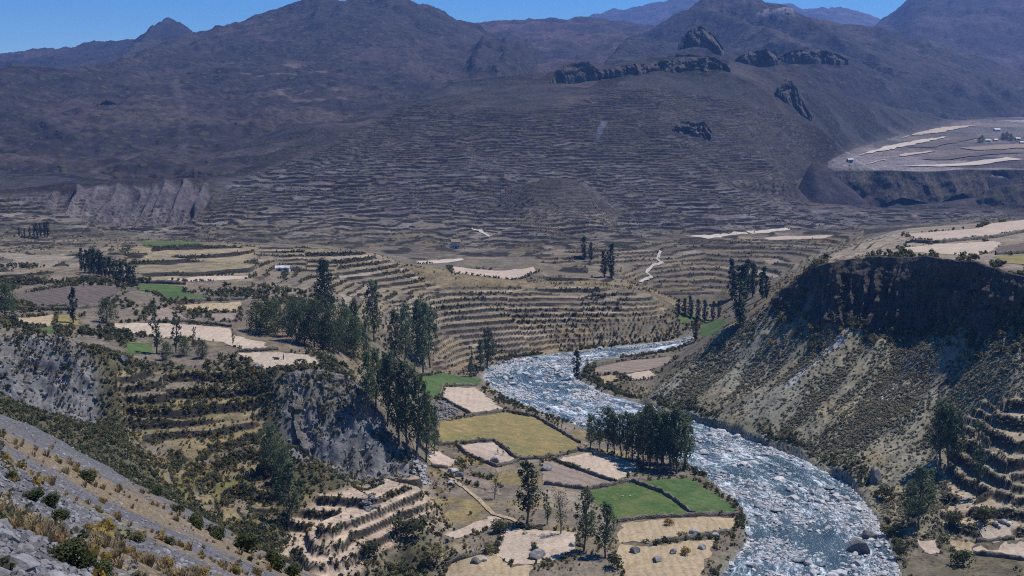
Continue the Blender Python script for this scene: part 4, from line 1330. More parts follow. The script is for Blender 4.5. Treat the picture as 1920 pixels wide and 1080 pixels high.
cliff([(1490, 339, 1150), (1545, 319, 1235), (1640, 320, 1240), (1750, 320, 1240), (1830, 320, 1238), (1930, 318, 1236), (2150, 316, 1234)], [(1478, 374, 1130), (1550, 396, 1214), (1600, 372, 1222), (1640, 390, 1220), (1690, 366, 1224), (1750, 380, 1221), (1800, 358, 1226), (1830, 374, 1219), (1930, 368, 1217), (2150, 368, 1215)],
      420, 60, 11.0, 0.03, 'cliff_dark', 'dark cliffs under the far plateau at right', 3.0, 0.5, 101)
cliff([(1832, 368, 1160), (1845, 356, 1153), (1870, 348, 1150), (1930, 345, 1146), (2150, 342, 1142)], [(1826, 388, 1146), (1845, 390, 1140), (1870, 393, 1136), (1930, 394, 1132), (2150, 394, 1128)],
      200, 40, 7.0, 0.04, 'cliff_dark', 'short dark cliff at the right edge below the far plateau', 2.0, 0.5, 103)
cliff([(1232, 552, 634), (1240, 549, 636), (1300, 548, 638), (1338, 547, 640)], [(1236, 582, 628), (1246, 584, 625), (1300, 582, 627), (1346, 580, 629)],
      120, 40, 1.2, 0.2, 'cliff_dark', 'shadowed blue-grey bank behind the upstream trees', 0.6, 0.5, 105)  # dark sheet whose colour carries the shadow on this bank

# ================================================================ SCATTER
def scatter(name, pts, scl, protos, label, sq=None, rots=None, norm=None):
    """one object of uncountable stuff: a point cloud of vertices that carries copies of a few small meshes"""
    me = bpy.data.meshes.new(name)
    me.from_pydata([tuple(map(float, q)) for q in pts], [], [])
    n = len(pts)
    a = me.attributes.new('scl', 'FLOAT_VECTOR', 'POINT')
    sv = np.repeat(np.asarray(scl, np.float32)[:, None], 3, 1) if np.ndim(scl) == 1 else np.asarray(scl, np.float32)
    a.data.foreach_set('vector', np.ascontiguousarray(sv, np.float32).ravel())
    a = me.attributes.new('rot', 'FLOAT_VECTOR', 'POINT')
    rv = np.zeros((n, 3), np.float32)
    rv[:, 2] = RNG.uniform(0, 6.283, n)
    if rots is not None:
        rv[:, :2] = rots
    a.data.foreach_set('vector', rv.ravel())
    a = me.attributes.new('pick', 'INT', 'POINT')
    a.data.foreach_set('value', RNG.integers(0, len(protos), n).astype(np.int32))
    o = bpy.data.objects.new(name, me)
    COL.objects.link(o)
    ng = bpy.data.node_groups.new('scatter', 'GeometryNodeTree')
    ng.interface.new_socket('Geometry', in_out='INPUT', socket_type='NodeSocketGeometry')
    ng.interface.new_socket('Geometry', in_out='OUTPUT', socket_type='NodeSocketGeometry')
    N = ng.nodes.new
    gi, go = N('NodeGroupInput'), N('NodeGroupOutput')
    g2i = N('GeometryNodeGeometryToInstance')
    for pr in reversed(protos):
        oi = N('GeometryNodeObjectInfo')
        oi.inputs['Object'].default_value = pr
        oi.inputs['As Instance'].default_value = False
        g1 = N('GeometryNodeGeometryToInstance')
        ng.links.new(oi.outputs['Geometry'], g1.inputs[0])
        ng.links.new(g1.outputs[0], g2i.inputs[0])
    # the pieces stay separate instances: join instead of a second wrap
    j = N('GeometryNodeJoinGeometry')
    for l_ in list(g2i.inputs[0].links):
        ng.links.new(l_.from_socket, j.inputs[0])
    ng.nodes.remove(g2i)
    iop = N('GeometryNodeInstanceOnPoints')
    iop.inputs['Pick Instance'].default_value = True

    def at_(nm, typ):
        q = N('GeometryNodeInputNamedAttribute')
        q.data_type = typ
        q.inputs['Name'].default_value = nm
        return q.outputs['Attribute']
    ng.links.new(gi.outputs[0], iop.inputs['Points'])
    ng.links.new(j.outputs[0], iop.inputs['Instance'])
    ng.links.new(at_('pick', 'INT'), iop.inputs['Instance Index'])
    e2r = N('FunctionNodeEulerToRotation')
    ng.links.new(at_('rot', 'FLOAT_VECTOR'), e2r.inputs[0])
    ng.links.new(e2r.outputs[0], iop.inputs['Rotation'])
    ng.links.new(at_('scl', 'FLOAT_VECTOR'), iop.inputs['Scale'])
    ng.links.new(iop.outputs[0], go.inputs[0])
    md = o.modifiers.new('scatter', 'NODES')
    md.node_group = ng
    return tag(o, label, None, None, 'stuff')


def proto(me):
    o = bpy.data.objects.new('proto_' + me.name, me)     # never linked to the scene
    o.use_fake_user = True
    return o


CELL = (YY[:-1, :-1] * (A_AX[1:] - A_AX[:-1])[None, :]) * (YY[1:, :-1] - YY[:-1, :-1])


def sample(mask, n, seed=0):
    """n points on the land, evenly per square metre times the mask"""
    wgt = (np.clip(mask[:-1, :-1], 0, None) * CELL).ravel()
    cs = np.cumsum(wgt)
    rg = np.random.default_rng(seed)
    i = np.searchsorted(cs, rg.random(n) * cs[-1])
    r, c_ = np.unravel_index(np.clip(i, 0, wgt.size - 1), CELL.shape)
    a_ = A_AX[c_] + rg.random(n) * (A_AX[c_ + 1] - A_AX[c_])
    y_ = np.exp(L_AX[r] + rg.random(n) * (L_AX[r + 1] - L_AX[r]))
    x_ = a_ * y_
    return np.c_[x_, y_, ground_z(x_, y_)]


# ---- leaf clumps
def leaf_mat(name, dark, light, dry=None):
    k = NB(name)
    rnd = k.n('ObjectInfo').outputs['Random']
    p = k.pos()
    n1 = k.noise(2.2, 3, 0.6, p)
    c = k.mix(k.ramp(n1, [(0.3, (0, 0, 0)), (0.7, (1, 1, 1))]), dark, light)
    if dry:
        c = k.mix(k.ramp(rnd, [(0.55, (0, 0, 0)), (0.95, (1, 1, 1))]), c, dry)
    c = k.mix(1.0, c, k.ramp(rnd, [(0, (0.7, 0.7, 0.7)), (1, (1.3, 1.3, 1.3))]), 'MULTIPLY')
    k.base(c); k.rough(0.75)
    k.b.inputs['Specular IOR Level'].default_value = 0.2
    # a little light passes through leaves
    tr = k.n('BsdfTranslucent')
    k.l(c, tr.inputs['Color'])
    mx = k.n('MixShader')
    mx.inputs[0].default_value = 0.4
    k.l(k.b.outputs[0], mx.inputs[1])
    k.l(tr.outputs[0], mx.inputs[2])
    k.l(mx.outputs[0], k.out.inputs['Surface'])


leaf_mat('scrub_leaf', (0.15, 0.142, 0.092), (0.255, 0.240, 0.162), (0.28, 0.24, 0.15))
leaf_mat('bush_leaf', (0.058, 0.066, 0.028), (0.130, 0.132, 0.058), (0.175, 0.15, 0.065))
leaf_mat('green_bush_leaf', (0.034, 0.050, 0.018), (0.085, 0.100, 0.036))
leaf_mat('golden_leaf', (0.18, 0.125, 0.03), (0.30, 0.20, 0.05))
leaf_mat('dry_grass', (0.23, 0.175, 0.10), (0.34, 0.265, 0.16), (0.28, 0.18, 0.085))
leaf_mat('tree_leaf', (0.045, 0.074, 0.038), (0.165, 0.198, 0.098))
leaf_mat('light_tree_leaf', (0.038, 0.058, 0.022), (0.090, 0.115, 0.045))
leaf_mat('far_tree_leaf', (0.022, 0.042, 0.027), (0.070, 0.105, 0.058))


def clump_mesh(name, seed, n, mat, w_=1.0, h=0.8, leaf=0.28, core=True, up=0.0, aspect=1.0):
    """a bush of unit width: n small leaves spread through an uneven dome"""
    r = random.Random(seed)
    V, F = [], []
    lobes = [(r.uniform(-0.25, 0.25) * w_, r.uniform(-0.25, 0.25) * w_, r.uniform(0.3, 0.75) * h, r.uniform(0.22, 0.36)) for _ in range(6)]
    for i in range(n):
        lx, ly, lz, lr = lobes[i % len(lobes)]
        d = Vector((r.gauss(0, 1), r.gauss(0, 1), r.gauss(0, 1))).normalized() * lr * (r.random() ** 0.35)
        cpos = Vector((lx + d.x, ly + d.y, max(0.02, lz + d.z * 0.9)))
        nrm = (d + Vector((r.gauss(0, .35), r.gauss(0, .35), r.gauss(0.1, .35))) * lr + Vector((0, 0, up * lr))).normalized()
        t = nrm.orthogonal().normalized()
        t = Matrix.Rotation(r.uniform(0, 6.28), 3, nrm) @ t
        b = nrm.cross(t)
        s_ = leaf * r.uniform(0.55, 1.1) * 0.5
        k0 = len(V)
        V += [cpos + t * s_ * aspect, cpos + b * s_, cpos - t * s_ * aspect, cpos - b * s_]
        F.append((k0, k0 + 1, k0 + 2, k0 + 3))
    me = bpy.data.meshes.new(name)
    me.from_pydata(V, [], F)
    me.materials.append(MATS[mat])
    return me


SCRUB = [proto(clump_mesh('scrub', 10 + i, 42, 'scrub_leaf', 1, 0.7, 0.34)) for i in range(4)]
BUSH = [proto(clump_mesh('bush', 30 + i, 60, 'bush_leaf', 1, 0.9, 0.30)) for i in range(4)]
GBUSH = [proto(clump_mesh('bush', 40 + i, 60, 'green_bush_leaf', 1, 0.9, 0.30)) for i in range(3)]
GOLD = [proto(clump_mesh('tuft', 50 + i, 36, 'golden_leaf', 1, 0.6, 0.30)) for i in range(3)]


def tuft_mesh(name, seed, n, mat, h=1.0, spread=0.5, wid=0.05):
    r = random.Random(seed)
    V, F = [], []
    for i in range(n):
        a_ = r.uniform(0, 6.28)
        q = r.random() ** 0.6
        base = Vector((math.cos(a_) * q * 0.18, math.sin(a_) * q * 0.18, -0.05))
        out = Vector((math.cos(a_), math.sin(a_), 0)) * q * spread
        hh = h * r.uniform(0.6, 1.0)
        m = base + out * 0.45 + Vector((0, 0, hh * 0.6))
        tip = base + out + Vector((0, 0, hh * (1 - 0.3 * q)))
        side = Vector((-math.sin(a_), math.cos(a_), 0)) * wid
        k0 = len(V)
        V += [base - side, base + side, m + side * 0.8, m - side * 0.8, tip]
        F += [(k0, k0 + 1, k0 + 2, k0 + 3), (k0 + 3, k0 + 2, k0 + 4)]
    me = bpy.data.meshes.new(name)
    me.from_pydata(V, [], F)
    me.materials.append(MATS[mat])
    return me


TUFT = [proto(tuft_mesh('tuft', 60 + i, 30, 'dry_grass')) for i in range(3)]

rz = np.random.default_rng(5)
noF = 1 - FSOFT
dry_land = (1 - np.clip(WET * 3, 0, 1)) * noF


def rs(n, lo, hi, p=1.6):
    return lo + (hi - lo) * RNG.random(n) ** p


gul = ridged(fall + fbm(XX, YY, 30, 2, 4) * 5, (XX * 0.77 + YY * 0.63) * 0.16, 20, 3, 8)
P = sample(Z_WALL * dry_land * (1 - 0.95 * Z_T8 * (RISER < 0.3)) * (0.12 + sstep(-0.2, 0.6, fbm(fall, (XX * 0.77 + YY * 0.63) * 0.3, 7, 4, 301)) + 0.8 * (gul < 0.38)), 26000, 1)
ss_ = rs(len(P), 0.4, 1.35, 2.2)
scatter('scrub', P, np.c_[ss_, ss_, ss_ * 0.65], SCRUB, 'low grey-olive scrub covering the canyon slope right of the river')
rimz = np.clip(soft(Z_CLIFF > 0.5, 5) - 0.35 * (Z_CLIFF > 0.5), 0, 1) * (Z > 25) * (YY < 450)
P = sample((Z_CLIFF * 0.5 + rimz * 1.6) * sstep(-0.3, 0.5, fbm(XX, YY, 9, 3, 302)), 2600, 2)
FP, _q = resample([at(*q_) for q_ in FOOT], 420)
P = np.r_[P, FP + np.c_[RNG.normal(-2.5, 3.0, 420), RNG.normal(-3.5, 3.0, 420), np.zeros(420)]]
P[-420:, 2] = ground_z(P[-420:, 0], P[-420:, 1])
scatter('cliff_vegetation', P, rs(len(P), 0.9, 3.0), BUSH, 'shrubs clinging to ledges of the dark cliff')
m = Z_RAV * dry_land * (1 - 0.75 * np.clip(Z_CRAG + Z_BLUFF, 0, 1)) * (0.3 + sstep(-0.2, 0.5, fbm(XX, YY, 12, 3, 303))) * (1 - 0.95 * Z_T2 * (RISER < 0.2)) * (1 - 0.85 * Z_T1 * (RISER < 0.2)) * (1 - 0.6 * in_poly(UU, VV, [(540, 960), (620, 900), (830, 890), (850, 1000), (820, 1110), (560, 1110)]))
P = sample(m * sstep(200, 240, YY), 24000, 3)
scatter('undergrowth', P, rs(len(P), 0.4, 1.5, 2.0), BUSH + GBUSH[:2] + SCRUB[:2], 'dense dark scrub filling the ravine and its overgrown terraces')
P = sample(m * Z_T1 + 0.25 * m * (YY > 250), 1300, 4)
scatter('golden_grass', P, rs(len(P), 0.6, 1.6), GOLD, 'golden grass tufts on the terraces of the ravine')
# hedges: terrace walls and field edges
edge = np.clip(soft(FIELDM, 3.0) - FIELDM, 0, 1) * (soft(FIELDM, 3.0) > 0.08) * (YY < 640)
P = sample(edge * dry_land * sstep(-0.1, 0.5, fbm(XX, YY, 14, 3, 304)), 2600, 5)
scatter('hedge_undergrowth', P, rs(len(P), 0.5, 1.7), BUSH + SCRUB[:1], 'scrubby growth along the edges of the fields')
m = np.clip(Z_T2 + Z_T4 + Z_T5 + Z_T8 * 0.12 + Z_T3 * 0.6, 0, 1) * RISER
P = sample(m * sstep(-0.35, 0.4, fbm(XX, YY, 18, 3, 305)), 9000, 6)
scatter('terrace_undergrowth', P, rs(len(P), 0.3, 1.05), BUSH + SCRUB[:2], 'bushy growth on the terrace walls')
m = np.clip(Z_T6 + 0.9 * Z_T10, 0, 1) * (RISER > 0.2) + 0.25 * Z_T7 * (YY < 900) * (fbm(XX, YY, 40, 3, 308) > 0.1)
P = sample(m, 4500, 7)
scatter('far_undergrowth', P, rs(len(P), 0.5, 1.6), SCRUB, 'dark bushes dotting the terraces across the valley')
m = Z_LB * dry_land * (1 - Z_T3) * sstep(0.0, 0.5, fbm(XX, YY, 20, 3, 306)) * (YY < 560)
P = sample(m, 3200, 8)
scatter('bench_undergrowth', P, rs(len(P), 0.6, 2.6), BUSH + GBUSH[:1], 'bushes between the fields of the left bench')
bank = np.clip(soft(in_poly(XX, YY, RIVER_POLY), 6) * 1.5, 0, 1) * (1 - np.clip(WET * 2, 0, 1)) * (YY < 620)
P = sample(bank * dry_land * sstep(-0.4, 0.4, fbm(XX, YY, 12, 3, 307)), 2600, 9)
scatter('bank_vegetation', P, rs(len(P), 0.5, 1.8), BUSH + GBUSH, 'grey-green shrubs along the banks of the river')
m = (1 - np.clip(Z_RAV + Z_WALL + Z_LB + Z_CLIFF + Z_RB, 0, 1)) * dry_land * (YY < 600) * (YY > 235) * (1 - Z_T5) * (1 - Z_T4) * sstep(0.05, 0.5, fbm(XX, YY, 10, 3, 309))
P = sample(m, 5000, 10)
scatter('floor_undergrowth', P, rs(len(P), 0.3, 1.3, 2.2), BUSH + GOLD[:2], 'scrub and golden grass between the valley fields')
P = sample(np.clip(Z_BLUFF + Z_CRAG, 0, 1) * sstep(0.0, 0.5, fbm(XX, YY, 5, 3, 313)), 700, 13)
scatter('bluff_vegetation', P + [0, -0.8, 0.3], rs(len(P), 0.5, 1.5), BUSH + SCRUB[:2], 'bushes rooted in the cracks of the grey bluff and crag')
P = sample(np.clip(Z_BLUFF + Z_CRAG, 0, 1), 1100, 12)
scatter('rubble', P - [0, 0, 0.15], rs(len(P), 0.25, 0.9, 2.5), [proto(q) for q in ROCKS['grey_rock']], 'broken grey rock on the crag and the bluff of the ravine', rots=RNG.uniform(-.5, .5, (len(P), 2)))
print('scatter', round(time.time() - T0, 1))

# ---- boulders of the river: the largest are things, the rest a mass
calmm = 0.85 * in_poly(UU + n_mid * 16, VV + n_fin * 8, POOL)
edgew = 1 + 2.5 * (1 - sstep(0.55, 0.98, soft(WET > 0.5, 5)))
P = sample(WET * edgew * (1 - calmm) * (0.06 + sstep(-0.05, 0.6, fbm(XX, YY, 9, 3, 311))), 15000, 21)
P[:, 2] = -0.05
sc_ = rs(len(P), 0.14, 0.8, 2.2)
scatter('river_stones', P, np.c_[sc_ * 1.2, sc_, sc_ * 0.8], [proto(q) for q in ROCKS['river_rock']], 'countless pale stones breaking the surface of the rapids', rots=RNG.uniform(-.4, .4, (len(P), 2)))
P = sample(WET * (1 - calmm) * (0.3 + sstep(-0.1, 0.6, fbm(XX, YY, 14, 3, 312))), 300, 22)
for i, q in enumerate(P):
    s_ = rz.uniform(0.7, 1.7)
    put('boulder', ROCKS['river_rock'][i % 5], (q[0], q[1], 0.1), (s_ * rz.uniform(0.9, 1.5), s_, s_ * rz.uniform(0.7, 1.0)), rz.uniform(0, 6.28), rz.uniform(-.3, .3), 'pale grey boulder standing among the white water of the rapids', 'boulder', 'boulders in the river')

# ================================================================ TREES
k = NB('bark')
p = k.coord()
n1 = k.noise(3.0, 4, 0.6, p)
k.base(k.ramp(n1, [(0.35, (0.075, 0.060, 0.048)), (0.65, (0.20, 0.175, 0.15))]))
k.rough(0.9)


def limb(V, F, pts, r0, r1, sides=6):
    b = len(V)
    n = len(pts)
    for i, q in enumerate(pts):
        q = Vector(q)
        d = (Vector(pts[min(i + 1, n - 1)]) - Vector(pts[max(i - 1, 0)])).normalized()
        t = d.orthogonal().normalized()
        s_ = d.cross(t)
        r = r0 + (r1 - r0) * i / max(1, n - 1)
        for j in range(sides):
            a_ = 6.2832 * j / sides
            V.append(q + (t * math.cos(a_) + s_ * math.sin(a_)) * r)
    for i in range(n - 1):
        for j in range(sides):
            j2 = (j + 1) % sides
            F.append((b + i * sides + j, b + i * sides + j2, b + (i + 1) * sides + j2, b + (i + 1) * sides + j))


def tree_meshes(seed, kind, leafmat):
    """unit-height tree: trunk with limbs, and a crown of leaf-sized faces in uneven clumps with gaps between"""
    r = random.Random(seed)
    V, F = [], []
    lean = (r.uniform(-0.03, 0.03), r.uniform(-0.03, 0.03))
    axis = lambda t: Vector((lean[0] * t + 0.012 * math.sin(t * 7 + seed), lean[1] * t + 0.012 * math.cos(t * 6 + seed), t))
    top = 0.97
    limb(V, F, [axis(t) for t in (-0.04, 0.05, 0.15, 0.3, 0.5, 0.7, 0.85, top)], 0.017 if kind != 'bushy' else 0.026, 0.003)
    clumps = []
    if kind == 'poplar':      # columnar, leafy nearly to the ground
        lo, n, wmax, leaf = 0.12, 34, 0.105, 0.030
        prof = lambda s: math.sin(min(1, s * 1.6 + 0.25) * 1.45) * (1 - s ** 3 * 0.75)
    elif kind == 'gum':       # tall eucalyptus: bare lower trunk, open plumes
        lo, n, wmax, leaf = 0.26, 30, 0.155, 0.032
        prof = lambda s: (0.45 + 0.75 * math.sin(3.0 * min(1, s * 0.85 + 0.1))) * (1 - 0.45 * s)
    elif kind == 'cone':      # pointed cypress-like tree
        lo, n, wmax, leaf = 0.03, 40, 0.26, 0.036
        prof = lambda s: (1 - s) ** 0.75 + 0.06
    elif kind == 'slim':      # thin young tree, few leaves
        lo, n, wmax, leaf = 0.22, 22, 0.10, 0.035
        prof = lambda s: 0.5 + 0.5 * math.sin(s * 2.6)
    elif kind == 'pollard':   # bare-ish upright rods
        lo, n, wmax, leaf = 0.25, 26, 0.22, 0.028
        prof = lambda s: 0.35 + 0.65 * s
    else:                     # bushy: broad willow or molle
        lo, n, wmax, leaf = 0.10, 44, 0.36, 0.042
        prof = lambda s: 0.55 + 0.6 * math.sin(3.0 * min(1, s * 0.9 + 0.12)) - 0.35 * s
    for i in range(n):
        s = (i + r.random()) / n
        t = lo + (1 - lo) * s
        a_ = i * 2.4 + r.uniform(-0.7, 0.7)
        rad = wmax * prof(s) * r.uniform(0.35, 1.0)
        c = axis(min(t, top)) + Vector((math.cos(a_) * rad, math.sin(a_) * rad, r.uniform(-0.02, 0.02)))
        size = wmax * (0.34 + 0.28 * r.random()) * (1.0 - 0.4 * s if kind != 'bushy' else 0.95)
        clumps.append((c, size))
        base = axis(max(0.02, t - (0.12 + 0.1 * r.random()) * (0.6 if kind in ('poplar', 'cone') else 1.0)))
        mid = base.lerp(c, 0.55) + Vector((0, 0, 0.012))
        limb(V, F, [base, mid, c], 0.0055, 0.0015, 4)
    tr = bpy.data.meshes.new('trunk')
    tr.from_pydata(V, [], F)
    tr.materials.append(MATS['bark'])
    V, F = [], []
    per = {'poplar': 46, 'gum': 50, 'cone': 60, 'slim': 30, 'pollard': 22, 'bushy': 56}[kind]
    stretch = 1.5 if kind in ('poplar', 'gum', 'slim', 'pollard') else 1.0
    for c, size in clumps:
        for _ in range(per):
            d = Vector((r.gauss(0, 1), r.gauss(0, 1), r.gauss(0, 1))).normalized() * size * r.random() ** 0.4
            q = c + Vector((d.x, d.y, d.z * stretch))
            if q.z < 0.02: continue
            nrm = (d.normalized() + Vector((r.gauss(0, .5), r.gauss(0, .5), r.gauss(0, .5)))).normalized()
            t = Matrix.Rotation(r.uniform(0, 6.28), 3, nrm) @ nrm.orthogonal().normalized()
            b = nrm.cross(t)
            s_ = leaf * r.uniform(0.35, 0.75)
            k0 = len(V)
            V += [q + t * s_, q + b * s_ * 0.6, q - t * s_, q - b * s_ * 0.6]
            F.append((k0, k0 + 1, k0 + 2, k0 + 3))
    cr = bpy.data.meshes.new('crown')
    cr.from_pydata(V, [], F)
    cr.materials.append(MATS[leafmat])
    return tr, cr


TREES = {}
for kind_, nvar, lm in (('gum', 5, 'tree_leaf'), ('poplar', 4, 'far_tree_leaf'), ('cone', 2, 'far_tree_leaf'), ('slim', 3, 'tree_leaf'), ('pollard', 2, 'light_tree_leaf'), ('bushy', 4, 'tree_leaf')):
    TREES[kind_] = [tree_meshes(400 + i * 31 + len(kind_), kind_, lm) for i in range(nvar)]
TREES['willow'] = [tree_meshes(700 + i * 13, 'gum', 'light_tree_leaf') for i in range(3)]
TREES['greybush'] = [tree_meshes(760 + i * 13, 'bushy', 'light_tree_leaf') for i in range(2)]
NT = [0]


def tree(kind, u, v, hpx, label, group=None, name=None, wide=1.0):
    """a tree rooted where the line of sight through pixel (u, v) meets the land, hpx photograph pixels tall"""
    b = hit(u, v)
    h = hpx * b.y / FPX * 1.02 * random.uniform(0.88, 1.1)
    e = bpy.data.objects.new(name or {'gum': 'eucalyptus_tree', 'poplar': 'poplar_tree', 'cone': 'cypress_tree', 'slim': 'young_tree', 'pollard': 'pollard_tree', 'bushy': 'bushy_tree', 'willow': 'willow_tree', 'greybush': 'molle_tree'}[kind], None)
    COL.objects.link(e)
    e.empty_display_size = 0.5
    e.location = (b.x, b.y, b.z - 0.15)
    NT[0] += 1
    e.rotation_euler = (random.uniform(-.04, .04), random.uniform(-.04, .04), NT[0] * 2.39)
    e.scale = (h * wide, h * wide, h)
    tr, cr = TREES[kind][NT[0] % len(TREES[kind])]
    for nm, me in (('trunk', tr), ('crown', cr)):
        o = bpy.data.objects.new(nm, me)
        COL.objects.link(o)
        o.parent = e
    return tag(e, label, 'tree', group)


ORD = ['first', 'second', 'third', 'fourth', 'fifth', 'sixth', 'seventh', 'eighth', 'ninth', 'tenth', 'eleventh', 'twelfth', 'thirteenth', 'fourteenth', 'fifteenth', 'sixteenth', 'seventeenth', 'eighteenth', 'nineteenth', 'twentieth',
       'twenty-first', 'twenty-second', 'twenty-third', 'twenty-fourth']


def stand(kind, spots, text, group, wide=1.0):
    for i, (u, v, h, *kk) in enumerate(sorted(spots)):
        tree(kk[0] if kk else kind, u, v, h, text % ORD[i], group, wide=wide)


stand('gum', [(1108, 844, 74), (1124, 842, 62), (1140, 848, 80), (1152, 852, 84), (1164, 856, 90), (1175, 860, 94), (1185, 864, 98), (1196, 867, 98), (1207, 872, 106), (1219, 880, 114), (1233, 882, 116), (1246, 884, 112), (1257, 886, 122),
              (1269, 888, 124), (1282, 880, 118), (1214, 864, 100), (1240, 870, 104), (1263, 872, 112)],
      'dark eucalyptus, %s from the left in the grove on the river bank', 'eucalyptus grove on the river bank', 1.12)
stand('gum', [(688, 790, 145), (700, 640, 115), (706, 770, 130), (728, 800, 140), (746, 835, 150), (762, 850, 165), (782, 864, 150), (800, 868, 135), (814, 852, 95), (740, 700, 120), (760, 690, 125), (778, 694, 130), (792, 700, 125),
              (806, 690, 120), (668, 660, 95), (722, 760, 110)],
      'tall dark eucalyptus, %s from the left along the slope below the left bench', 'eucalyptus belt below the left bench', 0.9)
stand('bushy', [(556, 640, 78), (572, 648, 88), (590, 650, 80), (540, 630, 66), (618, 660, 76), (634, 664, 74), (650, 660, 88), (664, 672, 82), (604, 655, 60), (520, 622, 56), (688, 680, 80, 'gum')],
      'bushy dark tree, %s from the left in the thicket behind the cliff-edge field', 'thicket behind the cliff-edge field', 0.72)
stand('greybush', [(482, 622, 52), (500, 628, 60)], 'grey-green molle tree, %s from the left at the edge of the thicket', 'grey-green trees of the thicket')
tree('cone', 610, 584, 100, 'pointed dark cypress-like tree standing alone above the thicket')
stand('poplar', [(153, 508, 40), (160, 511, 43), (168, 513, 45), (176, 515, 48), (184, 517, 48), (191, 519, 45), (198, 522, 45), (205, 524, 43), (212, 526, 40), (219, 528, 38), (226, 530, 40), (232, 532, 36), (239, 534, 38), (245, 536, 36), (251, 538, 36),
                 (172, 510, 45), (188, 514, 45)],
      'dark poplar, %s from the left in the dense row on the left bench', 'row of poplars on the left bench', 1.25)
stand('poplar', [(36, 444, 18), (46, 444, 16), (56, 445, 22), (64, 445, 26), (70, 445, 28), (77, 445, 30), (84, 445, 32), (90, 445, 30)], 'small far poplar, %s from the left in the clump at the hill foot', 'far poplars at the foot of the hill', 1.3)
tree('poplar', 137, 606, 72, 'lone slim poplar beside the olive plot of the left bench', wide=1.25)
tree('bushy', 200, 606, 46, 'small dark tree between the ploughed field and the pale stubble')
tree('bushy', 10, 594, 60, 'rounded dark tree at the left edge of the picture')
tree('slim', 294, 664, 80, 'slim young tree, left of the two beside the small green plot', 'pair of slim trees', wide=1.2)
tree('slim', 331, 662, 78, 'slim young tree, right of the two beside the small green plot', 'pair of slim trees', wide=1.2)
tree('slim', 364, 655, 40, 'thin short tree at the lower edge of the pale stubble field')
tree('slim', 437, 648, 36, 'thin short tree by the middle of the pale stubble field')
tree('bushy', 345, 668, 36, 'round bush-like tree right of the two slim trees')
tree('bushy', 380, 672, 34, 'dark bushy tree at the rim of the ravine terraces')
tree('bushy', 312, 676, 34, 'dark bushy tree between the feet of the two slim trees')
tree('gum', 900, 694, 66, 'dark tree at the river bend, left of the pair', 'pair at the bend')
tree('gum', 914, 692, 74, 'dark tree at the river bend, right of the pair', 'pair at the bend', wide=1.2)
tree('gum', 883, 706, 44, 'small dark tree beside the green plot at the bend')
tree('poplar', 1082, 713, 60, 'dark narrow poplar on the tip of land inside the bend', wide=1.5)
tree('slim', 1103, 694, 26, 'tiny dark tree on the brown field inside the bend')
stand('poplar', [(1385, 614, 112), (1374, 560, 76), (1400, 558, 78), (1412, 556, 66), (1428, 560, 62), (1438, 560, 44)], 'tall dark tree, %s from the left beside the end of the canyon slope', 'tall trees upstream', 1.5)
stand('poplar', [(1272, 592, 34), (1284, 594, 40), (1296, 598, 42), (1308, 602, 44), (1322, 604, 42), (1336, 600, 38), (1348, 596, 36), (1304, 640, 44)], 'dark tree, %s from the left in front of the shadowed upstream bank', 'trees of the upstream meadow', 1.5)
stand('poplar', [(1096, 486, 40), (1108, 490, 34), (1134, 520, 58), (1146, 522, 62)], 'dark tree, %s from the left on the terraces across the valley', 'trees on the far terraces', 1.4)
tree('willow', 990, 984, 128, 'tall light green willow-like tree in the middle of the valley fields', wide=1.25)
tree('pollard', 928, 936, 62, 'thin grey tree left of the light green willow')
tree('slim', 1027, 984, 62, 'slim tree just right of the light green willow', wide=1.3)
tree('pollard', 1052, 1002, 94, 'upright bare-branched tree between the willow and the dark pair')
tree('gum', 1096, 1034, 122, 'dense dark tree, left of the pair below the meadow', 'pair below the meadow', wide=1.1)
tree('gum', 1134, 1044, 104, 'dense dark tree, right of the pair below the meadow', 'pair below the meadow', wide=1.2)
tree('gum', 540, 992, 150, 'tall dark tree leaning over the golden terrace in the ravine', wide=1.1)
tree('bushy', 508, 880, 92, 'large green bush at the foot of the grey bluff', wide=0.8)
tree('bushy', 530, 900, 70, 'dark green bush-like tree above the golden terrace', wide=0.8)
stand('gum', [(1764, 872, 132), (1778, 880, 140), (1792, 872, 110), (1702, 984, 90), (1722, 992, 132), (1738, 960, 96)], 'dark eucalyptus, %s from the left on the slope right of the river', 'eucalyptus trees right of the river', 1.15)
tree('slim', 1833, 935, 156, 'tall thin tree with a bare trunk before the right-hand terraces', wide=0.9)

# ================================================================ LONE BUSHES of the valley
BUSHM = [clump_mesh('bush', 330 + i, 420, 'bush_leaf', 1, 0.85, 0.11) for i in range(3)]
GBUSHM = [clump_mesh('bush', 340 + i, 420, 'green_bush_leaf', 1, 0.85, 0.11) for i in range(3)]
GOLDM = [clump_mesh('bush', 350 + i, 360, 'golden_leaf', 1, 0.7, 0.11) for i in range(2)]


def bush(u, v, wpx, label, kind=BUSHM, tall=1.0):
    b = hit(u, v)
    s_ = wpx * b.y / FPX
    return put('bush', kind[int(u) % len(kind)], (b.x, b.y, b.z - 0.1), (s_, s_, s_ * tall), u * 1.7, 0, label, 'bush')


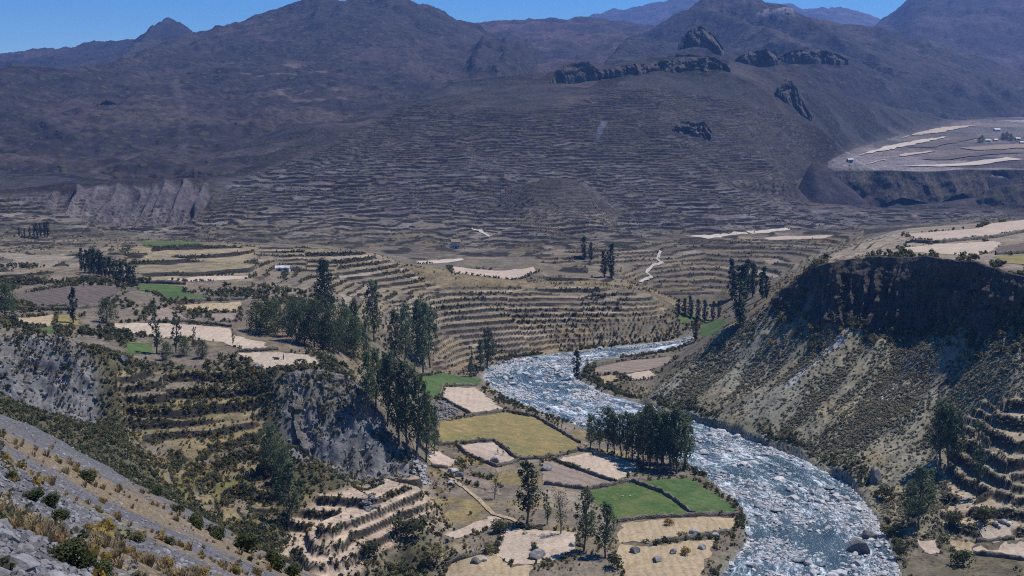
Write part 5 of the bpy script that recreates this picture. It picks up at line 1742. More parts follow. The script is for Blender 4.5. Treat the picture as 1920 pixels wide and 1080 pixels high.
bush(866, 872, 20, 'olive bush at the corner of the small bare plot by the dark trees')
bush(770, 1010, 70, 'large dark bush, upper one beside the lower terraces', BUSHM, 0.9)
bush(815, 1060, 60, 'large olive bush at the bottom beside the lower terraces', BUSHM, 0.9)
bush(700, 1050, 50, 'dark bush on the lowest terrace at the bottom edge', BUSHM)
bush(940, 1000, 44, 'brown-olive bush above the dark bank at bottom centre', BUSHM, 0.8)
bush(918, 1040, 30, 'small olive bush at the corner of the straw field')
bush(1150, 1068, 40, 'olive bush at the bottom edge below the dark pair of trees')
bush(1660, 1010, 34, 'dark bush at the right bank of the rapids')
bush(1690, 1050, 40, 'olive bush at the bottom right bank')
bush(1800, 1060, 50, 'green bush between the plots at bottom right', GBUSHM)
bush(1660, 940, 40, 'dark bush under the rock knob on the right bank')
bush(1850, 980, 46, 'dark bush above the straw plots at bottom right')
bush(1790, 990, 36, 'bush beside the pale stones at bottom right')
bush(365, 650, 20, 'golden bush on the pale stubble of the bench', GOLDM)
bush(1255, 985, 24, 'golden bush at the top of the tan field', GOLDM)
bush(1285, 1040, 26, 'dry golden bush among the boulders of the tan field', GOLDM)
bush(1280, 1010, 22, 'olive bush in the tan field beside the rapids')

# ================================================================ VALLEY BOULDERS
def rock_at(u, v, wpx, label, mats='grey_rock', flat=0.75, name='boulder'):
    b = hit(u, v)
    s_ = wpx * b.y / FPX / 2
    return put(name, ROCKS[mats][int(u + v) % 5], (b.x, b.y, b.z + s_ * flat * 0.35), (s_, s_ * 0.9, s_ * flat * 1.3), u * 0.7, 0.1, label, 'boulder')


rock_at(1007, 1044, 44, 'big dark boulder crowned with shrubs in the straw field', flat=0.55)
bush(1003, 1032, 22, 'small shrub growing on top of the big field boulder', GBUSHM)
rock_at(1610, 1034, 60, 'large grey boulder in the still pool of the river', flat=0.85)
rock_at(1628, 1012, 40, 'grey boulder behind the large one at the pool')
rock_at(1232, 1052, 26, 'round dark boulder in the stony tan field')
rock_at(1190, 1036, 24, 'flat boulder pile stone, left one in the tan field')
rock_at(1218, 1024, 16, 'pointed dark stone in the tan field')
rock_at(1262, 1038, 20, 'grey stone beside the dry golden bush of the tan field')
rock_at(1316, 1030, 20, 'pale flat stone at the right of the tan field')
rock_at(1300, 1002, 22, 'pale stone below the dark wall of the tan field', 'river_rock')
rock_at(1340, 1004, 20, 'pale stone at the end of the dark wall', 'river_rock')
rock_at(892, 1056, 28, 'grey jagged stones in the strip at bottom centre')
rock_at(908, 1052, 20, 'white stone in the strip at bottom centre', 'river_rock')
rock_at(934, 1020, 18, 'white boulder at the end of the dark bank', 'river_rock')
rock_at(848, 886, 24, 'white-topped boulder beside the brown fallow strip', 'river_rock')
rock_at(862, 894, 20, 'grey boulder beside the white-topped one', 'grey_rock')
rock_at(846, 908, 20, 'pale boulder on the path below the fallow strip', 'river_rock')
rock_at(928, 866, 26, 'dark boulder under the field with two people')
rock_at(1024, 882, 22, 'pale boulder in the greyish fallow field', 'river_rock')
rock_at(984, 1002, 12, 'small dark stone at the top of the straw field')
rock_at(1074, 1024, 18, 'pale stone in the shade of the dark pair of trees', 'river_rock')
rock_at(230, 676, 20, 'round grey boulder on the rim of the ravine')
rock_at(484, 690, 24, 'pale boulder at the corner of the cliff-edge field')
rock_at(1640, 905, 36, 'dark rock knob on the right bank of the rapids', flat=1.3)
rock_at(1168, 931, 7, 'small bluish seated figure, built as a stone, in the meadow, left one', 'river_rock')  # rock mesh standing in for a seated person
rock_at(1181, 931, 7, 'small bluish seated figure, built as a stone, in the meadow, right one', 'river_rock')  # second seated person, also a rock mesh
for i, (u, v, w_) in enumerate([(1866, 985, 16), (1880, 981, 18), (1892, 984, 16), (1874, 990, 12)]):
    rock_at(u, v, w_, 'white stone, %s from the left in the heap above the straw plots' % ORD[i], 'river_rock')


def stone_pile(poly, n, size, label, matn='grey_rock', name='stone_pile'):
    """many small stones heaped together, one mesh"""
    xy = [first_hit(ZS, u, v) for u, v in poly]
    xs, ys = [q[0] for q in xy], [q[1] for q in xy]
    bm = bmesh.new()
    c = (np.mean(xs), np.mean(ys))
    got = 0
    while got < n:
        x_, y_ = RNG.uniform(min(xs), max(xs)), RNG.uniform(min(ys), max(ys))
        if not in_poly(np.array([x_]), np.array([y_]), xy)[0]: continue
        got += 1
        edge_ = math.hypot((x_ - c[0]) / (max(xs) - min(xs)), (y_ - c[1]) / (max(ys) - min(ys)))
        s_ = size * RNG.uniform(0.5, 1.3)
        src = ROCKS[matn][got % 5]
        M = Matrix.Translation((x_, y_, float(ground_z(x_, y_)) + max(0, 0.5 - edge_) * size * 2.2)) @ Matrix.Rotation(RNG.uniform(0, 6), 4, 'Z') @ Matrix.Diagonal((s_, s_ * 0.8, s_ * 0.8, 1))
        t = bmesh.new(); t.from_mesh(src); t.transform(M)
        me_ = bpy.data.meshes.new('tmp'); t.to_mesh(me_); t.free()
        bm.from_mesh(me_); bpy.data.meshes.remove(me_)
    me = bpy.data.meshes.new(name)
    bm.to_mesh(me); bm.free()
    me.materials.append(MATS[matn])
    o = bpy.data.objects.new(name, me); COL.objects.link(o)
    return tag(o, label, 'stone pile')


stone_pile([(814, 752), (836, 749), (872, 782), (840, 788), (814, 786)], 110, 0.8, 'grey heap of cleared stones beside the furrowed stubble field')
stone_pile([(768, 862), (790, 858), (800, 880), (806, 905), (790, 908), (772, 885)], 70, 0.8, 'white tumbled stones at the foot of the bluff by the dark trees', 'river_rock')
stone_pile([(676, 945), (700, 938), (712, 955), (690, 968)], 50, 0.6, 'grey stones spilled over the lower terraces')
print('trees', round(time.time() - T0, 1))

# ================================================================ FOREGROUND SCREE SLOPE
def scree_z(x, y):
    e = np.maximum(0, y - 56 - fbm(x, y, 9, 3, 501) * 1.6)
    return (97 - 0.55 * x - 0.42 * y + fbm(x, y, 7, 4, 502) * 0.35 + fbm(x, y, 1.2, 3, 503) * 0.07 - e * 1.1
            - 0.012 * np.maximum(0, x + 8) ** 2)


nx, ny = 420, 430
sy = np.exp(np.linspace(math.log(4.0), math.log(76.0), ny))
sa = np.linspace(-0.62, 0.05, nx)
SY = sy[:, None] * np.ones(nx)[None, :]
SX = SY * sa[None, :]
SZ = scree_z(SX, SY)
su, sv = project(SX, SY, SZ)
# along / across the fall line
ALF = SX * 0.79 + SY * 0.61
ACR = -SX * 0.61 + SY * 0.79
bands = fbm(ACR * 1.0, ALF * 0.10, 3.2, 3, 505)
nn_ = fbm(SX, SY, 2.0, 4, 506)
grassm = sstep(0.02, 0.42, bands + 0.3 * nn_ - 0.1)
dg = np.maximum(grassm * (1 - sstep(30, 50, SX * 0.9 + SY * 1.1)), 0)
SA = np.zeros(SZ.shape + (3,)) + C3(0.150, 0.146, 0.155)
SA = lay(SA, C3(0.20, 0.195, 0.205), sstep(0, 0.6, fbm(SX, SY, 1.1, 3, 507)) * 0.6)
SA = lay(SA, C3(0.285, 0.21, 0.12), grassm * 0.75)
k = NB('scree')
p = k.pos()
al = k.attr('albedo').outputs['Color']
vo = k.n('TexVoronoi'); vo.inputs['Scale'].default_value = 7.0; k.l(p, vo.inputs['Vector'])
n1 = k.noise(9.0, 5, 0.7, p)
c = k.mix(1.0, al, k.ramp(n1, [(0.28, (0.5, 0.5, 0.52)), (0.5, (1, 1, 1)), (0.75, (1.5, 1.5, 1.5))]), 'MULTIPLY')
c = k.mix(0.55, c, k.mix(1.0, c, k.ramp(vo.outputs['Distance'], [(0.1, (1.35, 1.35, 1.35)), (0.55, (0.45, 0.45, 0.46))]), 'MULTIPLY'))
k.base(c); k.rough(0.95)
k.b.inputs['Specular IOR Level'].default_value = 0.1
k.bump(k.math('ADD', k.math('MULTIPLY', vo.outputs['Distance'], -1.0), n1), 0.8, 0.12)
terrain_obj('scree_slope_terrain', SX, SY, SZ, SA, np.zeros(SZ.shape), 'scree')


def shit(u, v):
    """where the line of sight through a photograph pixel meets the scree slope"""
    d = np.linspace(4, 74, 3000)
    dx, dy = (u - 960) / FPX, (540 - v) / FPX
    X_, Y_, Zd = dx, CP + dy * SP, -SP + dy * CP
    s_ = d / Y_
    b_ = CAMZ + Zd * s_ < scree_z(X_ * s_, d)
    i_ = int(np.argmax(b_)) if b_.any() else len(d) - 1
    return Vector((X_ * s_[i_], d[i_], float(scree_z(np.array([X_ * s_[i_]]), np.array([d[i_]]))[0])))


def scree_sample(n, f, seed):
    rg = np.random.default_rng(seed)
    u_ = rg.uniform(-140, 640, n)
    v_ = rg.uniform(760, 1130, n)
    keep = v_ > 770 + (u_) * 0.53
    u_, v_ = u_[keep], v_[keep]
    # intersect with the mean plane, then settle on the surface
    dx, dy = (u_ - 960) / FPX, (540 - v_) / FPX
    X_, Y_, Zd = dx, CP + dy * SP, -SP + dy * CP
    den = -(Zd / Y_) - 0.55 * (X_ / Y_) - 0.42
    d = 3.0 / np.maximum(den, 0.02)
    d = np.clip(d, 5, 66)
    x_ = X_ / Y_ * d
    pts = np.c_[x_, d, scree_z(x_, d)]
    w_ = f(x_, d)
    return pts[rg.random(len(pts)) < w_]


def gmask(x, y):
    b = fbm((-x * 0.61 + y * 0.79), (x * 0.79 + y * 0.61) * 0.10, 3.2, 3, 505) + 0.3 * fbm(x, y, 2.0, 4, 506) - 0.1
    return sstep(0.02, 0.42, b)


P = scree_sample(16000, lambda x, y: 0.9 - 0.6 * gmask(x, y), 31)
scatter('scree_stones', P, rs(len(P), 0.02, 0.11, 3.0), [proto(q) for q in ROCKS['scree_rock']], 'loose grey stones of the scree in the lower left corner', rots=RNG.uniform(-.6, .6, (len(P), 2)))
P = scree_sample(3600, lambda x, y: gmask(x, y) * 0.8, 32)
scatter('dry_grass', P, rs(len(P), 0.12, 0.42), TUFT, 'straw-coloured dry grass in bands down the scree slope')
P = scree_sample(500, lambda x, y: 0.15 + gmask(x, y) * 0.5, 33)
scatter('scree_weeds', P, rs(len(P), 0.15, 0.5), SCRUB[:2] + GOLD[:2], 'small olive and rusty weeds on the scree slope')

NEARB = [clump_mesh('shrub', 800 + i, 1500, 'green_bush_leaf', 1, 0.85, 0.075, up=0.4, aspect=1.5) for i in range(3)]
NEARO = [clump_mesh('shrub', 810 + i, 1300, 'bush_leaf', 1, 0.8, 0.075, up=0.4, aspect=1.5) for i in range(2)]
NEARY = [clump_mesh('shrub', 820 + i, 1100, 'golden_leaf', 1, 0.65, 0.07, up=0.5, aspect=1.5) for i in range(2)]
for u, v, wpx, kind_, lab_ in [
    (60, 936, 40, NEARB, 'green shrub at the left edge of the scree, beside the dry grass band'),
    (98, 950, 44, NEARB, 'tall olive-green shrub, upper of two joined on the scree'),
    (110, 978, 40, NEARB, 'green shrub, lower of two joined on the scree'),
    (163, 902, 36, NEARB, 'dark green shrub at the top rim of the scree below the crag'),
    (143, 884, 18, NEARY, 'small yellow shrub at the top rim of the scree'),
    (118, 1052, 76, NEARB, 'large grassy green shrub above the cracked rock slab'),
    (152, 1066, 50, NEARB, 'green shrub adjoining the large one above the rock slab'),
    (188, 1086, 56, NEARB, 'green shrub at the bottom edge of the picture'),
    (24, 990, 50, NEARB, 'green shrub at the left edge above the rock jumble'),
    (195, 944, 22, NEARY, 'small yellowish shrub in the middle of the scree'),
    (296, 930, 30, NEARB, 'upright green shrub at the far rim of the scree'),
    (335, 962, 28, NEARB, 'dark shrub on the far rim of the scree, middle one'),
    (374, 990, 42, NEARB, 'spreading green shrub on the far rim of the scree'),
    (412, 1012, 38, NEARB, 'green shrub left of the round one on the scree rim'),
    (459, 1034, 54, NEARB, 'round dark green shrub on the rim of the scree'),
    (516, 1066, 50, NEARB, 'low green shrub right of the round one on the rim'),
    (552, 1084, 46, NEARB, 'low green shrub at the bottom end of the scree rim'),
    (485, 1078, 28, NEARY, 'bright yellow-green shrub at the bottom edge of the scree'),
    (440, 1076, 26, NEARO, 'dull olive shrub left of the yellow-green one'),
    (470, 1052, 16, NEARB, 'tiny green shrub below the round shrub'),
    (178, 1000, 44, NEARY, 'mustard-coloured shrub in the lower band of the scree'),
    (200, 994, 34, NEARO, 'grey-olive shrub beside the mustard one'),
    (236, 1010, 34, NEARO, 'olive shrub, upper of two in the middle of the scree'),
    (256, 1016, 36, NEARO, 'olive shrub, lower of two in the middle of the scree'),
    (275, 1056, 36, NEARY, 'orange-yellow shrub in the lower band of the scree'),
    (312, 1060, 34, NEARY, 'rusty shrub right of the orange-yellow one'),
    (376, 1078, 40, NEARY, 'orange shrub at the bottom edge of the scree'),
    (230, 1036, 30, NEARY, 'rust-coloured low shrub left of the orange-yellow one'),
    (318, 1020, 26, NEARO, 'small grey-green shrub on open scree'),
    (20, 900, 30, NEARO, 'olive shrub at the left edge in the dry grass'),
    (10, 860, 30, NEARY, 'ochre shrub at the upper left edge of the scree'),
    (186, 962, 22, NEARO, 'small olive shrub above the mustard one'),
]:
    b = shit(u, v)
    s_ = wpx * b.y / FPX
    put('shrub', kind_[int(u + v) % len(kind_)], (b.x, b.y, b.z - 0.12 * s_), (s_, s_, s_ * 0.95), u * 1.3, 0, lab_, 'shrub')

# rocks in the corner
BIGROCK = []
for i in range(4):
    me = rock_mesh('rock', 910 + i * 5, 4, 0.10, 0.8)
    me.materials.append(MATS['scree_rock'])
    BIGROCK.append(me)
for u, v, wpx, asp, flat, tz, lab_ in [
    (36, 1064, 88, 0.8, 0.62, 0.5, 'cracked grey rock slab in the bottom left corner'),
    (0, 1080, 60, 0.8, 0.7, 1.2, 'dark split rock at the very corner'),
    (14, 1012, 56, 0.7, 0.8, 0.2, 'jagged grey rock above the corner slab'),
    (46, 1018, 44, 0.6, 0.9, 1.9, 'pale-topped rock in the corner jumble'),
    (66, 1030, 34, 0.7, 1.0, 2.6, 'upright dark rock in the corner jumble'),
    (4, 986, 44, 0.7, 0.9, 2.1, 'dark angular rock at the left edge'),
    (22, 972, 30, 0.8, 0.8, 0.9, 'grey rock, topmost of the corner jumble'),
    (84, 1058, 40, 0.6, 0.5, 0.3, 'flat grey stone right of the corner slab'),
    (104, 1082, 50, 0.7, 0.4, 0.1, 'pale flat stone at the bottom edge'),
    (142, 966, 20, 0.5, 0.35, 0.6, 'thin dark ledge stone beside the joined shrubs'),
]:
    b = shit(u, v)
    s_ = wpx * b.y / FPX / 2
    o = put('rock', BIGROCK[int(u + v) % 4], (b.x, b.y, b.z + s_ * flat * 0.25), (s_, s_ * asp, s_ * flat), tz, 0.35, lab_, 'rock')

# ================================================================ OUTCROPS on the far hills
def crag(top, bottom, D, label, amp, freq, seed, ns=110, nt_=26):
    """a broken rock band on a hillside: its top runs back into the slope, its face hangs to the foot line"""
    def ev(P, n):
        A = np.array(P, float)
        t = np.linspace(0, 1, len(A))
        q = np.linspace(0, 1, n)
        return np.stack([np.interp(q, t, A[:, i]) for i in range(2)], -1)
    T, B = ev(top, ns), ev(bottom, ns)
    Df = np.array([D or hit(u, v, 600, 2200).y for u, v in B[::6]])
    Df = np.full(ns, np.median(Df))
    rows = []
    jag = fbm(np.arange(ns) * 1.0, np.zeros(ns) + seed, 9.0, 4, seed) * np.sin(np.linspace(0, np.pi, ns)) * 4.0
    sx = np.arange(ns) / ns * abs(top[-1][0] - top[0][0]) * np.mean(Df) / FPX
    for k_ in range(nt_):
        t = k_ / (nt_ - 1)
        v = (T[:, 1] + jag) * (1 - t) + B[:, 1] * t + (8 * t if k_ == nt_ - 1 else 0)
        u = T[:, 0] * (1 - t) + B[:, 0] * t
        h_ = (B[:, 1] - T[:, 1]) * Df / FPX
        back = (1 - t) * h_ * 0.35
        nz_ = ridged((sx + fbm(sx, t * h_, 6, 2, seed) * 2) * freq, t * h_ * freq * 0.2, 1.0, 4, seed) - 0.5 + 0.7 * fbm(sx * freq * 2, t * h_ * freq * 2, 1.0, 4, seed + 4)
        d = Df + back - 1.7 * amp * nz_ * (0.25 + t * (1.4 - t))
        rows.append([at(u[i], v[i], d[i]) for i in range(ns)])
    cap = []
    for i in range(ns):
        p_ = rows[0][i]
        cap.append((p_[0] * 1.03, p_[1] * 1.03, p_[2] - 6.0))
    V = np.array([cap] + rows)
    o = mesh_obj('rock_outcrop', V.reshape(-1, 3), grid_faces(nt_ + 1, ns)[:, ::-1], 'outcrop_rock')
    return tag(o, label, 'rock outcrop')


cliff_mat('outcrop_rock', (0.046, 0.042, 0.041), (0.135, 0.115, 0.104), (0.080, 0.070, 0.058), 0.22, 0.3, 3.0)
crag([(1032, 152), (1042, 132), (1060, 120), (1090, 114), (1112, 119), (1126, 136)], [(1034, 156), (1050, 160), (1068, 162), (1085, 156), (1105, 147), (1127, 140)], None, 'dark rounded outcrop at the left end of the cliff band on the hill crest', 4, 0.06, 1)
crag([(1120, 134), (1160, 124), (1200, 121), (1240, 115), (1290, 109), (1340, 106), (1368, 124)], [(1122, 138), (1165, 134), (1205, 136), (1245, 143), (1290, 140), (1335, 132), (1370, 128)], None, 'long dark cliff band along the crest of the terraced hill', 8, 0.06, 3, 200)
crag([(1272, 84), (1285, 64), (1300, 51), (1318, 51), (1338, 64), (1356, 90)], [(1274, 86), (1290, 82), (1305, 80), (1325, 82), (1340, 94), (1358, 98)], 1690, 'dark pointed knob above the cliff band', 10, 0.05, 5)
crag([(1378, 112), (1395, 98), (1415, 92), (1440, 92), (1462, 110)], [(1380, 114), (1395, 116), (1415, 118), (1440, 118), (1464, 114)], 1560, 'dark outcrop right of the cliff band on the ridge', 9, 0.05, 7)
crag([(1464, 106), (1480, 95), (1505, 90), (1540, 93), (1565, 100), (1590, 112)], [(1466, 108), (1480, 112), (1505, 113), (1540, 112), (1565, 114), (1592, 114)], 1740, 'long rugged outcrop on the ridge below the cone', 9, 0.05, 9)
crag([(1456, 165), (1466, 152), (1484, 150), (1497, 170), (1508, 195), (1520, 214)], [(1458, 170), (1470, 178), (1480, 198), (1490, 214), (1504, 226), (1522, 218)], None, 'tall dark outcrop on the right flank of the terraced hill', 8, 0.07, 11)
crag([(1258, 246), (1270, 231), (1285, 226), (1302, 228), (1320, 227), (1334, 246)], [(1260, 248), (1272, 252), (1288, 251), (1304, 254), (1318, 264), (1336, 250)], None, 'pair of dark rocks low on the terraced hill', 6, 0.09, 13)
crag([(504, 266), (516, 259), (532, 258), (546, 257), (560, 264)], [(506, 268), (518, 274), (532, 277), (546, 272), (562, 266)], 1180, 'dark clump-like outcrop on the lower left mountain', 5, 0.1, 15)
crag([(176, 200), (190, 190), (206, 187), (226, 198)], [(178, 202), (192, 205), (208, 204), (228, 200)], 1420, 'small dark outcrop on the left mountain slope', 6, 0.08, 19, 70)

# ================================================================ HOUSES
k = NB('whitewash'); k.base(k.ramp(k.noise(0.9, 4, 0.6, k.pos()), [(0.3, (0.38, 0.35, 0.31)), (0.7, (0.55, 0.52, 0.48))])); k.rough(0.9)
k = NB('adobe'); k.base(k.ramp(k.noise(0.9, 4, 0.6, k.pos()), [(0.3, (0.22, 0.16, 0.115)), (0.7, (0.32, 0.24, 0.18))])); k.rough(0.95)
k = NB('tin_roof'); k.base(k.ramp(k.noise(0.6, 3, 0.6, k.pos()), [(0.3, (0.36, 0.35, 0.34)), (0.7, (0.55, 0.54, 0.53))])); k.rough(0.7)
k = NB('thatch'); k.base(k.ramp(k.noise(2.0, 4, 0.6, k.pos()), [(0.3, (0.16, 0.115, 0.07)), (0.7, (0.27, 0.20, 0.12))])); k.rough(0.95)
k = NB('dark_opening'); k.base(k.ramp(k.noise(2.0, 2, 0.5, k.pos()), [(0, (0.03, 0.025, 0.02)), (1, (0.05, 0.04, 0.03))])); k.rough(0.8)


def bxv(x0, x1, y0, y1, z0, z1):
    v = [(x0, y0, z0), (x1, y0, z0), (x1, y1, z0), (x0, y1, z0), (x0, y0, z1), (x1, y0, z1), (x1, y1, z1), (x0, y1, z1)]
    f = [(3, 2, 1, 0), (4, 5, 6, 7), (0, 1, 5, 4), (1, 2, 6, 5), (2, 3, 7, 6), (3, 0, 4, 7)]
    return v, f


def house(u, v, L_, W_, H_, rz, wall, roof, label, D=None):
    b = hit(u, v) if D is None else Vector((at(u, v, D)[0], D, float(ground_z(at(u, v, D)[0], D))))
    e = bpy.data.objects.new('house', None); COL.objects.link(e)
    e.location = (b.x, b.y, b.z - 0.4); e.rotation_euler = (0, 0, rz)
    x, y = L_ / 2, W_ / 2
    V = [(-x, -y, 0), (x, -y, 0), (x, y, 0), (-x, y, 0), (-x, -y, H_), (x, -y, H_), (x, y, H_), (-x, y, H_), (-x, 0, H_ + W_ * 0.32), (x, 0, H_ + W_ * 0.32)]
    F = [(0, 1, 5, 4), (2, 3, 7, 6), (1, 2, 6, 9, 5), (3, 0, 4, 8, 7)]
    mesh_obj('wall', V, F, wall, e)
    o_, t_ = 0.4, 0.16
    R = W_ * 0.32
    ed = H_ - o_ * R / y
    V = [(-x - o_, -y - o_, ed), (x + o_, -y - o_, ed), (x + o_, 0, H_ + R), (-x - o_, 0, H_ + R), (x + o_, y + o_, ed), (-x - o_, y + o_, ed)]
    V = [(a_, b_, c_ + 0.03) for a_, b_, c_ in V] + [(a_, b_, c_ + 0.03 + t_) for a_, b_, c_ in V]
    F = [(6, 7, 8, 9), (9, 8, 10, 11), (0, 3, 2, 1), (3, 5, 4, 2), (0, 1, 7, 6), (4, 5, 11, 10), (1, 2, 8, 7), (2, 4, 10, 8), (3, 0, 6, 9), (5, 3, 9, 11)]
    mesh_obj('roof', V, F, roof, e)
    v_, f_ = bxv(-0.5, 0.5, -y - 0.04, -y + 0.1, 0.3, 2.2)
    mesh_obj('door', v_, f_, 'dark_opening', e)
    for sx in (-0.3, 0.3):
        v_, f_ = bxv(sx * L_ - 0.4, sx * L_ + 0.4, -y - 0.03, -y + 0.1, 1.3, 2.1)
        mesh_obj('window', v_, f_, 'dark_opening', e)
    return tag(e, label, 'house')


house(1869, 246, 8, 5, 2.6, 0.1, 'whitewash', 'tin_roof', 'white house, highest of the hamlet on the far plateau')
house(1852, 266, 6, 4, 2.4, -0.2, 'whitewash', 'tin_roof', 'white house at the left end of the far hamlet')
house(1866, 265, 5, 4, 2.2, 0.3, 'adobe', 'tin_roof', 'small tin-roofed house beside the white one in the far hamlet')
house(1908, 263, 6, 4, 2.4, 0.2, 'whitewash', 'tin_roof', 'white house right of the small tin-roofed one')
house(1917, 270, 6, 4, 2.4, 0.0, 'adobe', 'tin_roof', 'tin-roofed house at the right edge of the far hamlet')
house(1594, 303, 5, 3.5, 2.2, 0.1, 'whitewash', 'tin_roof', 'lone white hut at the left tip of the far plateau')
house(854, 466, 5, 4, 4.5, 0.2, 'whitewash', 'thatch', 'white roadside hut at the foot of the terraced hill')
house(524, 508, 3.2, 2.4, 1.9, 0.2, 'whitewash', 'tin_roof', 'white hut, left of two behind the thicket')
house(537, 508, 3.2, 2.4, 1.9, -0.2, 'whitewash', 'tin_roof', 'white hut, right of two behind the thicket')
for i, (u, v, h_) in enumerate([(1836, 268, 12), (1842, 267, 14), (1880, 262, 12), (1888, 262, 14), (1896, 264, 12)]):
    tree('bushy', u, v, h_, 'small dark tree, %s from the left among the houses of the far hamlet' % ORD[i], 'trees of the far hamlet')

# ================================================================ PATHS
k = NB('path_dust'); k.base(k.ramp(k.noise(0.5, 4, 0.6, k.pos()), [(0.3, (0.30, 0.26, 0.23)), (0.7, (0.44, 0.40, 0.36))])); k.rough(0.95)


def path(px, width, label, lift=0.35, mat='path_dust'):
    P = []
    for (u0, v0), (u1, v1) in zip(px[:-1], px[1:]):
        for t in range(6):
            P.append(hit(u0 + (u1 - u0) * t / 6, v0 + (v1 - v0) * t / 6))
    P.append(hit(*px[-1]))
    V, F = [], []
    for i, q in enumerate(P):
        d = (P[min(i + 1, len(P) - 1)] - P[max(i - 1, 0)])
        nrm = Vector((-d.y, d.x, 0))
        nrm = nrm.normalized() if nrm.length > 1e-6 else Vector((1, 0, 0))
        for s_ in (-0.5, 0.5):
            w_ = q + nrm * width * s_ * (0.8 + 0.4 * random.random())
            V.append((w_.x, w_.y, max(float(ground_z(w_.x, w_.y)), q.z - 0.5) + lift))
        if i:
            F.append((2 * i - 2, 2 * i - 1, 2 * i + 1, 2 * i))
    o = mesh_obj('path', V, F, mat)
    return tag(o, label, None, None, 'structure')


path([(1238, 472), (1232, 488), (1244, 494), (1222, 500), (1212, 512), (1222, 520), (1200, 530)], 1.5, 'white zigzag path on the terraces across the valley')
path([(884, 430), (900, 434), (918, 444)], 2.6, 'short pale path at the foot of the terraced hill')
path([(840, 895), (870, 915), (900, 940), (925, 965), (960, 975), (990, 990)], 1.2, 'footpath with yellow edges between the lower fields', 0.25, 'field_tan')

# ================================================================ PEOPLE AND ANIMALS
def skin_mesh(name, joints, bones, mats, sub=1, scale=1.0):
    """joints: (x, y, z, radius); one continuous body grown round a skeleton"""
    me = bpy.data.meshes.new(name)
    me.from_pydata([Vector(j[:3]) * scale for j in joints], bones, [])
    o = bpy.data.objects.new(name, me); COL.objects.link(o)
    md = o.modifiers.new('s', 'SKIN')
    for i, j in enumerate(joints):
        sv_ = me.skin_vertices[0].data[i]
        rr_ = j[3] if hasattr(j[3], '__len__') else (j[3], j[3])
        sv_.radius = (rr_[0] * scale, rr_[1] * scale)
        sv_.use_root = (i == 0)
    o.modifiers.new('d', 'SUBSURF').levels = sub
    dg_ = bpy.context.evaluated_depsgraph_get()
    ev = bpy.data.meshes.new_from_object(o.evaluated_get(dg_))
    bpy.data.objects.remove(o)
    bpy.data.meshes.remove(me)
    ev.name = name
    for m_ in mats:
        ev.materials.append(m_)
    return ev


def plain(name, c, r=0.85):
    k = NB(name)
    k.base(k.ramp(k.noise(6.0, 3, 0.6, k.coord()), [(0.3, tuple(q * 0.8 for q in c)), (0.7, tuple(min(1, q * 1.2) for q in c))])); k.rough(r)
    return k.m


plain('dark_cloth', (0.035, 0.032, 0.045)); plain('red_cloth', (0.16, 0.035, 0.03)); plain('blue_cloth', (0.05, 0.06, 0.12)); plain('skin', (0.25, 0.14, 0.09)); plain('hat_felt', (0.07, 0.05, 0.04)); plain('hide_dark', (0.045, 0.035, 0.03)); plain('hide_brown', (0.11, 0.07, 0.045))


def person(u, v, rz, bent, cloth, label):
    b = hit(u, v)
    L = 0.12
    f_ = bent
    hips = (0, 0, 0.92)
    chest = (0, 0.32 * f_, 1.32 - 0.12 * f_)
    neck = (0, 0.42 * f_, 1.50 - 0.2 * f_)
    head = (0, 0.50 * f_, 1.64 - 0.24 * f_)
    J = [(*hips, (0.16, 0.12)), (*chest, (0.19, 0.13)), (*neck, 0.07), (*head, 0.115), (0, head[1] + 0.0, head[2] + 0.1, 0.09),
         (0.1, 0.02, 0.50, 0.085), (0.1, 0.0, 0.08, 0.055), (0.1, 0.15, 0.04, 0.045), (-0.1, 0.06, 0.50, 0.085), (-0.11, 0.1, 0.08, 0.055), (-0.11, 0.25, 0.04, 0.045),
         (0.22, chest[1] + 0.02, chest[2] + 0.08, 0.07), (0.28, chest[1] + 0.12, chest[2] - 0.2, 0.05), (0.25, chest[1] + 0.28, chest[2] - 0.4, 0.04), (0.24, chest[1] + 0.34, chest[2] - 0.48, 0.045),
         (-0.22, chest[1] + 0.02, chest[2] + 0.08, 0.07), (-0.28, chest[1] + 0.1, chest[2] - 0.2, 0.05), (-0.26, chest[1] + 0.22, chest[2] - 0.42, 0.04), (-0.25, chest[1] + 0.27, chest[2] - 0.5, 0.045)]
    B = [(0, 1), (1, 2), (2, 3), (3, 4), (0, 5), (5, 6), (6, 7), (0, 8), (8, 9), (9, 10), (1, 11), (11, 12), (12, 13), (13, 14), (1, 15), (15, 16), (16, 17), (17, 18)]
    me = skin_mesh('person', J, B, [MATS[cloth]])
    o = put('person', me, (b.x, b.y, b.z - 0.02), 1.0, rz, 0, label, 'person')
    # a brimmed hat
    hm = bmesh.new()
    prof = [(0.0, 0.16), (0.07, 0.16), (0.10, 0.12), (0.115, 0.02), (0.22, -0.01), (0.22, -0.025), (0.0, -0.02)]
    rings = []
    for r_, z_ in prof:
        rings.append([hm.verts.new((math.cos(a_ * 0.5236) * max(r_, 0.002), math.sin(a_ * 0.5236) * max(r_, 0.002), z_)) for a_ in range(12)])
    for a_, c_ in zip(rings[:-1], rings[1:]):
        for i in range(12):
            hm.faces.new((a_[i], a_[(i + 1) % 12], c_[(i + 1) % 12], c_[i]))
    m_ = bpy.data.meshes.new('hat'); hm.to_mesh(m_); hm.free()
    m_.materials.append(MATS['hat_felt'])
    ho = put('hat', m_, (0, head[1], head[2] + 0.12), 1.0, 0, 0, parent=o)
    return o


